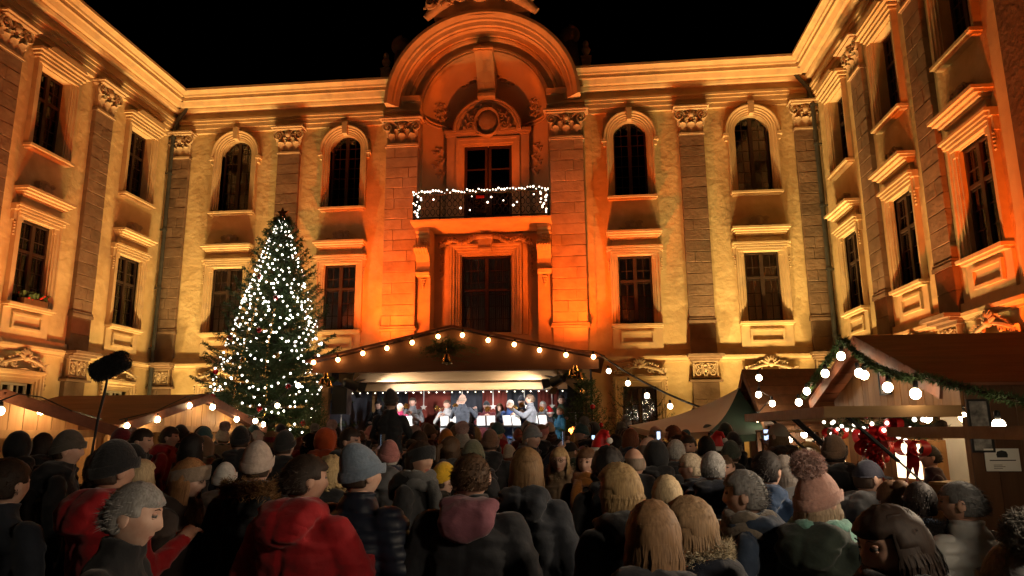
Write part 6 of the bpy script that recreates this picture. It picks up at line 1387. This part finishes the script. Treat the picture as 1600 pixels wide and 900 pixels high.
person(1.73,4.10,'dark-haired person in blue jacket with black fur collar',s=0.911,rz=-30,hair='short',hc=(.03,.02,.018),coat='parka',cc=(.05,.10,.19),extras=(("furhood",(.03,.025,.025)),))
person(1.07,4.60,'dark-haired man in bright blue jacket behind the denim jacket',s=0.991,rz=-40,hair='short',hc=(.02,.014,.012),coat='jacket',cc=(.03,.07,.16),extras=(("hood",(.035,.07,.15)),))
person(1.25,4.90,'person in grey hooded fleece beside the bright blue jacket',s=0.965,rz=-20,hair='mid',hc=(.2,.17,.15),coat='parka',cc=(.16,.16,.165))
person(2.61,8.20,'man facing the camera beside the strut of the garlanded hut',s=0.942,rz=165,turn=15,hair='crop',hc=(.03,.018,.012),coat='jacket',cc=(.012,.012,.014),extras=(("scarf",(.08,.12,.18)),))
person(2.47,8.60,'woman with glasses facing the camera under the small notice',s=0.870,rz=160,hair='short',hc=(.03,.018,.012),coat='jacket',cc=(.03,.03,.033),extras=(("glasses",0),))
person(1.79,6.60,'dark-haired person seen from behind left of the glasses woman',s=0.947,rz=0,hair='mid',hc=(.03,.018,.012),coat='parka',cc=(.03,.03,.033))
person(3.33,7.55,'seller in dark clothes behind the hut counter',s=0.943,rz=80,hair='short',hc=(.03,.018,.012),coat='sweater',cc=(.05,.02,.025),pose='mug')
person(-1.77,7.50,'adult carrying a child on the shoulders before the stage',s=1.040,rz=0,hair='short',hc=(.03,.018,.012),coat='jacket',cc=(.03,.03,.033),pose='carry')
person(-5.10,8.40,'man in red jacket turned to his neighbour before the tree hut',s=1.070,rz=-75,hair='short',hc=(.03,.018,.012),coat='jacket',cc=(.36,.01,.015))
person(-4.90,8.80,'tall man in dark jacket facing the red jacket man',s=1.070,rz=-60,turn=-20,hair='short',hc=(.03,.018,.012),coat='jacket',cc=(.012,.012,.014))
person(-3.66,6.40,'person with black hair and a bag strap across a black coat',s=1.040,rz=-30,hair='mid',hc=(.015,.012,.012),coat='long',cc=(.012,.012,.014),extras=(("bag",(.2,.19,.18)),))
person(-2.83,7.60,'person with orange-red hooded jacket before the stage',s=1.051,rz=0,hat='hood',htc=(.55,.08,.01),hair='short',coat='parka',cc=(.55,.08,.01))
person(-2.29,6.80,'dark-haired man in profile before the loudspeaker',s=1.065,rz=-100,hair='short',hc=(.03,.018,.012),coat='jacket',cc=(.012,.012,.014),pose='phone')
person(-1.70,8.60,'person in plain orange beanie before the conductor',s=1.027,rz=0,hat='beanie',htc=(.5,.19,.02),hair='crop',cc=(.012,.012,.014))
person(-1.40,8.00,'person in cream striped bobble hat before the conductor',s=1.021,rz=10,hat='pompom',htc=(.42,.38,.32),hair='crop',cc=(.012,.012,.014))
person(-0.98,6.20,'person in olive beanie turning round to the camera',s=0.994,rz=150,hat='beanie',htc=(.10,.10,.06),hair='mid',hc=(.10,.055,.03),cc=(.03,.03,.033))
person(-1.03,7.60,'person in brown felt hat before the players',s=1.031,rz=0,hat='beanie',htc=(.14,.07,.04),hair='crop',cc=(.012,.012,.014))
person(-0.26,6.60,'woman with long blonde hair and glasses facing the camera',s=0.958,rz=170,hair='long',hc=(.45,.3,.15),coat='parka',cc=(.28,.18,.10),extras=(("glasses",0),("furhood",(.45,.33,.2))))
person(-0.01,6.00,'woman with brown hair and orange scarf facing the camera',s=0.970,rz=160,hair='mid',hc=(.12,.06,.03),coat='jacket',cc=(.04,.03,.03),extras=(("scarf",(.4,.15,.03)),))
person(0.13,5.00,'person with thick dark hair behind the golden bob',s=0.987,rz=5,hair='curly',hc=(.02,.016,.015),coat='jacket',cc=(.012,.012,.014))
person(0.34,5.60,'balding man in black coat seen from behind',s=0.980,rz=10,hair='bald',hc=(.2,.15,.11),coat='jacket',cc=(.012,.012,.014))
person(0.56,7.00,'bald man in profile behind the balding man',s=1.006,rz=-80,hair='bald',hc=(.15,.12,.1),coat='jacket',cc=(.03,.03,.033))
person(0.58,6.40,'person with black hood up among the bald men',s=0.989,rz=0,hat='hood',htc=(.012,.012,.014),hair='short',coat='parka',cc=(.012,.012,.014))
person(0.82,7.00,'man with white hair seen from behind under the canopy edge',s=0.989,rz=0,hair='short',hc=(.45,.43,.4),coat='jacket',cc=(.012,.012,.014))
person(1.01,7.60,'bearded dark-haired man facing the camera under the canopy edge',s=1.005,rz=170,hair='short',hc=(.03,.018,.012),coat='jacket',cc=(.03,.03,.033),extras=(("beard",(.03,.02,.015)),))
person(0.81,5.90,'person with white-blonde hair and dark glasses in profile',s=0.948,rz=70,hair='short',hc=(.55,.45,.33),coat='jacket',cc=(.014,.019,.036),extras=(("glasses",0),))
person(1.41,8.30,'person in red Santa hat under the green canopy panel',s=0.961,rz=0,hat='santa',hair='short',hc=(.03,.018,.012),cc=(.012,.012,.014))
person(1.36,7.20,'person in olive green knitted hat beside the lit sales shelf',s=0.967,rz=-20,hat='beanie',htc=(.05,.06,.045),hair='crop',cc=(.012,.012,.014))
person(1.26,8.00,'person with smooth black hair left of the Santa hat',s=0.990,rz=0,hair='mid',hc=(.015,.012,.011),cc=(.012,.012,.014))
person(1.19,6.60,'man with lit face looking at the camera behind the silver-haired man',s=0.919,rz=165,hair='crop',hc=(.10,.055,.03),cc=(.03,.03,.033))
person(0.12,7.20,'person in red Santa hat before the fir trees',s=0.984,rz=0,hat='santa',hair='short',hc=(.10,.055,.03),cc=(.03,.03,.033))
person(0.59,10.20,'person in round red knitted hat before the dark doorway',s=1.010,rz=0,hat='beanie',htc=(.5,.02,.02),hair='crop',cc=(.012,.012,.014))
person(-3.72,5.60,'person in small black beanie behind the red and black jacket',s=0.994,rz=-40,hat='beanie',htc=(.012,.012,.014),hair='crop',cc=(.012,.012,.014))
person(-5.62,7.00,'dark-haired person before the edge hut counter',s=1.045,rz=60,hair='mid',hc=(.03,.018,.012),cc=(.012,.012,.014),coat='parka')
person(-5.23,6.20,'person with dark hood at the left edge before the edge hut',s=1.053,rz=40,hat='hood',htc=(.012,.012,.014),hair='short',cc=(.012,.012,.014),coat='parka')
person(-3.59,7.20,'person in black knitted hat before the Christmas tree',s=1.063,rz=20,hat='beanie',htc=(.012,.012,.014),hair='crop',cc=(.012,.012,.014))
person(-3.23,5.00,'blonde child behind the taupe headband woman',s=0.953,rz=-20,hair='mid',hc=(.55,.42,.25),cc=(.3,.1,.1))
person(-2.80,5.40,'child in fluffy white hat left of the cream beanie',s=0.916,rz=0,hat='beanie',htc=(.6,.58,.55),hair='crop',cc=(.2,.15,.12))
person(-4.42,6.80,'person with dark hair behind the small black beanie',s=1.070,rz=-80,hair='short',hc=(.03,.018,.012),cc=(.012,.012,.014))
person(-2.81,6.50,'tall person in black hat before the tree lights',s=1.042,rz=0,hat='beanie',htc=(.02,.02,.02),hair='crop',cc=(.012,.012,.014))
# child riding on shoulders
POSES['sit'] = {s: (Vector((s*.25, .06, 1.2)), Vector((s*.12, .26, 1.12))) for s in (-1, 1)}
def sit_base():
    mb = MB()
    loft(mb, [(.84, 0, 0, .12, .09), (.95, 0, 0, .14, .09), (1.08, 0, 0, .125, .08), (1.28, 0, -.008, .135, .085), (1.37, 0, -.012, .125, .075), (1.43, 0, -.01, .075, .055), (1.48, 0, 0, .045, .045)]); cap(mb, (0, -.01, 1.44), (0, .005, 1.58), .056, .052)
    for s in (-1, 1):
        e, w = POSES['sit'][s]; cap(mb, SH(s)+Vector((-s*.02, 0, -.035)), e, .04, .034); cap(mb, e, w, .034, .026); cap(mb, (s*.1, 0, .92), (s*.17, .3, .93), .085, .06); cap(mb, (s*.17, .3, .93), (s*.15, .33, .5), .06, .04); cap(mb, (s*.15, .33, .47), (s*.15, .45, .45), .04, .035)
    return voxelise(mb, .022, 2)
MC[('bb', 'sit')] = sit_base()
person(-2.06, 7.42, 'child in dark beanie riding on shoulders above the crowd', s=.80, z=.905, pose='sit', coat='sweater', cc=(.014, .014, .016), hair='crop', hat='slouch', htc=(.035, .028, .024), legs=False)
PL.pop()
# fill the court: everyone else stands facing the stage
frn = random.Random(77)
HATS = [None, None, None, 'beanie', 'beanie', 'pompom', 'hood', 'headband', 'cap', 'slouch']
HN = {'beanie': 'beanie', 'pompom': 'bobble hat', 'hood': 'hood up', 'headband': 'headband', 'cap': 'cap', 'slouch': 'slouchy hat'}
HCOL = [('black', (.014, .014, .016)), ('black', (.016, .015, .015)), ('dark grey', (.05, .05, .052)), ('brown', (.10, .055, .03)), ('dark green', (.03, .045, .03)), ('navy', (.016, .022, .045)), ('wine red', (.16, .012, .02)), ('cream', (.42, .36, .28)), ('grey', (.2, .2, .2)), ('rose', (.4, .16, .15)), ('teal', (.03, .08, .09))]
HR_ = [('dark', (.025, .016, .012)), ('dark', (.02, .014, .01)), ('brown', (.09, .05, .026)), ('light brown', (.2, .12, .06)), ('blonde', (.42, .28, .13)), ('grey', (.28, .27, .26)), ('white', (.48, .46, .43)), ('auburn', (.16, .05, .02))]
HK = ['short', 'short', 'crop', 'mid', 'long', 'bob', 'bun', 'bald', 'curly', 'pony']
HKN = {'short': 'short {} hair', 'crop': 'cropped {} hair', 'mid': 'shoulder-length {} hair', 'long': 'long {} hair', 'bob': '{} bob', 'bun': '{} hair in a bun', 'bald': 'a fringe of {} hair', 'curly': 'curly {} hair', 'pony': '{} ponytail'}
CC_ = [('black', (.011, .011, .013))]*6+[('charcoal', (.028, .028, .03))]*3+[('navy', (.013, .018, .036))]*3+[('dark brown', (.045, .026, .018)), ('dark green', (.02, .032, .022)), ('wine', (.10, .01, .016)), ('grey', (.13, .13, .135)), ('blue', (.03, .05, .1)), ('beige', (.3, .22, .14)), ('red', (.34, .01, .014))]
KN = {'jacket': 'jacket', 'parka': 'parka', 'puffer': 'padded jacket', 'long': 'long coat'}
def xlim(y):
    lo = max(-.80*y+.1, -6.4 if y < 15 else -6); hi = .44*y
    if 6.4 < y < 10.4: hi = min(hi, 1.95)
    elif y >= 10.4: hi = min(hi, 2.4 if y < 10.8 else .9 if y > 11.6 else 2.0)
    elif y > 4.8: hi = min(hi, 2.0)
    return lo, hi
ZX = [(-5.2, 'by the low huts'), (-4.0, 'before the Christmas tree'), (-2.6, 'before the loudspeaker half of the stage'), (-1.4, 'before the stage centre'), (-.2, 'before the fir end of the stage'), (.9, 'before the dark doorway'), (9, 'on the canopy side')]
used_l = set(); cnt = 0; tries = 0; FILL = []
while cnt < 120 and tries < 9000:
    tries += 1; y = 5.9+8.2*frn.random()**.9; lo, hi = xlim(y); x = frn.uniform(lo, hi)
    if any((x-a)**2+(y-b)**2 < (.55 if y > 8 else .66)**2 for a, b in PL): continue
    # keep the hut fronts free
    if x < -6.3 and 7 < y < 15: continue
    hat = frn.choice(HATS); hn, hc = frn.choice(HCOL); rn, rc = frn.choice(HR_); hk = frn.choice(HK)
    if hat: hk = frn.choice(('crop', 'crop', 'mid', 'long')) if hat != 'hood' else 'short'
    cn_, cc = frn.choice(CC_); kd = frn.choice(('jacket', 'jacket', 'parka', 'puffer', 'long'))
    if hat == 'hood': hn, hc = cn_, cc; kd = 'parka'
    look = ('%s %s' % (hn, HN[hat])) if hat else HKN[hk].format(rn)
    ang = math.degrees(math.atan2(x, y)); zn = next(n for k, n in ZX if x < k); row = 'in the front rows' if y > 10.5 else 'in the middle rows' if y > 7 else 'in the rear rows'
    lab = 'person with %s, %s %s, %s %s' % (look, cn_, KN[kd], row, zn)
    if lab in used_l or len(lab.split()) > 16:
        lab = 'person with %s, %s %s, %s %s' % (look, cn_, KN[kd], {'f': 'front rows', 'm': 'middle rows', 'r': 'rear rows'}[row[7]], zn)
    if lab in used_l or len(lab.split()) > 16: continue
    used_l.add(lab); cnt += 1
    face = frn.random(); rz = frn.gauss(0, 22) if face < .78 else frn.choice((90, -90, 140, -140, 175))+frn.gauss(0, 15)
    person(round(x, 2), round(y, 2), lab, s=frn.choice((frn.uniform(.86, .98), frn.uniform(.95, 1.07), frn.uniform(.95, 1.07))), lean=frn.uniform(-2, 4), nod=frn.choice((0, 0, -8, 6)), rz=rz, turn=frn.choice((0, 0, 20, -20, 35, -35)), pose=frn.choice(('down', 'pocket', 'mug', 'mug', 'chat', 'phone' if frn.random() < .3 else 'pocket')), coat=kd, cc=cc, hair=hk, hc=rc, hat=hat, htc=hc, seed=frn.choice((0, 1)), extras=frn.choice(((), (), (('scarf', frn.choice(HCOL)[1]),), (('hood', cc),), (('furhood', (.12, .08, .05)),) if kd == 'parka' else ())))
# ------------------------------------------------------------------ musicians on the stage
def musician(x, y, label, **k): k.setdefault('z', SZ); k.setdefault('group', 'musicians on the stage'); return _person(x, y, label, **k)
musician(-2.84, 16.25, 'conductor in grey pullover standing with his back to the crowd', s=1.0, rz=0, pose='conduct', coat='sweater', cc=(.06, .07, .09), hair='bald', hc=(.3, .22, .16), tc=(.03, .03, .035))
MUS = [(-5.0, 16.9, 'player in dark clothes beside the small stage fir', .94, 170, (.02, .02, .022), 'short', (.03, .02, .015), None, None, 'mug'),
       (-4.42, 16.75, 'player in magenta jacket with white hair', .90, 175, (.45, .02, .10), 'short', (.55, .52, .5), None, None, 'play'),
       (-4.33, 17.6, 'player in grey jacket behind the magenta jacket', 1.0, 180, (.22, .22, .23), 'short', (.06, .04, .03), None, None, 'play'),
       (-3.38, 17.2, 'player in pale grey jacket left of the conductor', .95, 170, (.42, .42, .42), 'short', (.1, .06, .04), None, None, 'play'),
       (-3.2, 17.95, 'player in white sweater behind the pale grey jacket', 1.0, 180, (.6, .58, .55), 'crop', (.05, .03, .02), None, None, 'play'),
       (-2.42, 17.2, 'player in cap and dark red jacket right of the conductor', .93, 190, (.12, .01, .015), 'crop', (.05, .04, .03), 'cap', (.03, .03, .035), 'play'),
       (-2.12, 17.4, 'player in grey fleece beside the cap wearer', .9, 185, (.2, .2, .21), 'mid', (.15, .08, .04), None, None, 'mug'),
       (-1.82, 17.0, 'white-haired player in blue jacket', .94, 195, (.03, .07, .22), 'short', (.6, .58, .55), None, None, 'play'),
       (-1.62, 17.75, 'player in dark beanie behind the blue jacket', 1.0, 185, (.03, .04, .07), 'crop', (.04, .03, .02), 'beanie', (.03, .035, .05), 'play'),
       (-1.32, 16.7, 'player in grey jacket turned sideways with outstretched arm', 1.0, 95, (.13, .135, .15), 'short', (.1, .06, .035), None, None, 'conduct'),
       (-1.08, 17.6, 'grey-haired player half hidden behind the sideways player', .93, 180, (.3, .3, .3), 'short', (.45, .43, .4), None, None, 'play'),
       (-.88, 17.1, 'child in red Santa hat on the stage', .8, 200, (.05, .05, .06), 'short', (.1, .06, .03), 'santa', (.4, .01, .01), 'down'),
       (-.62, 17.3, 'player in green sweater at the fir end of the stage', 1.0, 190, (.06, .10, .06), 'short', (.06, .04, .03), None, None, 'mug'),
       (-.62, 16.45, 'child in turquoise jacket at the fir end of the stage', .82, 120, (.01, .14, .25), 'short', (.2, .12, .06), None, None, 'mug')]
for (x, y, lab, s, rz, cc, hk, hc, hat, htc, ps) in MUS: musician(x, y, lab, s=s, rz=rz, cc=cc, hair=hk, hc=hc, hat=hat, htc=htc or (.02,)*3, pose=ps, coat='jacket', seed=1)
def horn(x, y, z, rz, label):
    t = tag(empty('brass_horn', (x, y, z), R(rz)), label, 'horn', 'brass horns on the stage')
    MB().tube([(0, .05, 0), (0, .2, -.01), (0, .35, -.02), (.0, .42, -.03)], .008, 8).tube([(.0, .18, -.0), (.03, .16, -.07), (.03, .3, -.09), (0, .34, -.02)], .009, 8).build('tubing', m_gold, t, smooth=True)
    T = Matrix.Translation((0, .42, -.03)) @ Matrix.Rotation(-PI/2, 4, 'X'); MB().lathe([(.009, 0), (.014, .06), (.03, .1), (.065, .13)], (0, 0, 0), 14, 0, T, caps=False).build('bell', m_gold, t, smooth=True)
for i, (x, y, lab, s, rz, cc, hk, hc, hat, htc, ps) in enumerate(MUS):
    if ps == 'play': dx, dy = -math.sin(R(rz)), math.cos(R(rz)); horn(x+dx*.1, y+dy*.1, SZ+1.56*s, rz, 'brass horn held by the '+' '.join(lab.split()[:8]))
# lit phones held up in the crowd
m_phs = emat('phone_screen', (.55, .72, 1.), 1.6)
for o in [q for q in COL.objects if q.name.startswith('person') and q.data is not None and q.get('label') and any(q.data is v for k, v in MC.items() if k[0] == 'body' and k[1] == 'phone')]:
    p = o.matrix_basis @ Vector((.13, .40, 1.63)); t = tag(empty('smartphone', p, o.rotation_euler.z), 'smartphone held by the '+' '.join(o['label'].split()[:12]), 'phone', 'phones held up in the crowd')
    MB().bb(-.036, .036, -.004, .004, -.075, .075).build('case', m_black, t); MB().bb(-.033, .033, -.0062, -.0045, -.07, .07).build('screen', m_phs, t)
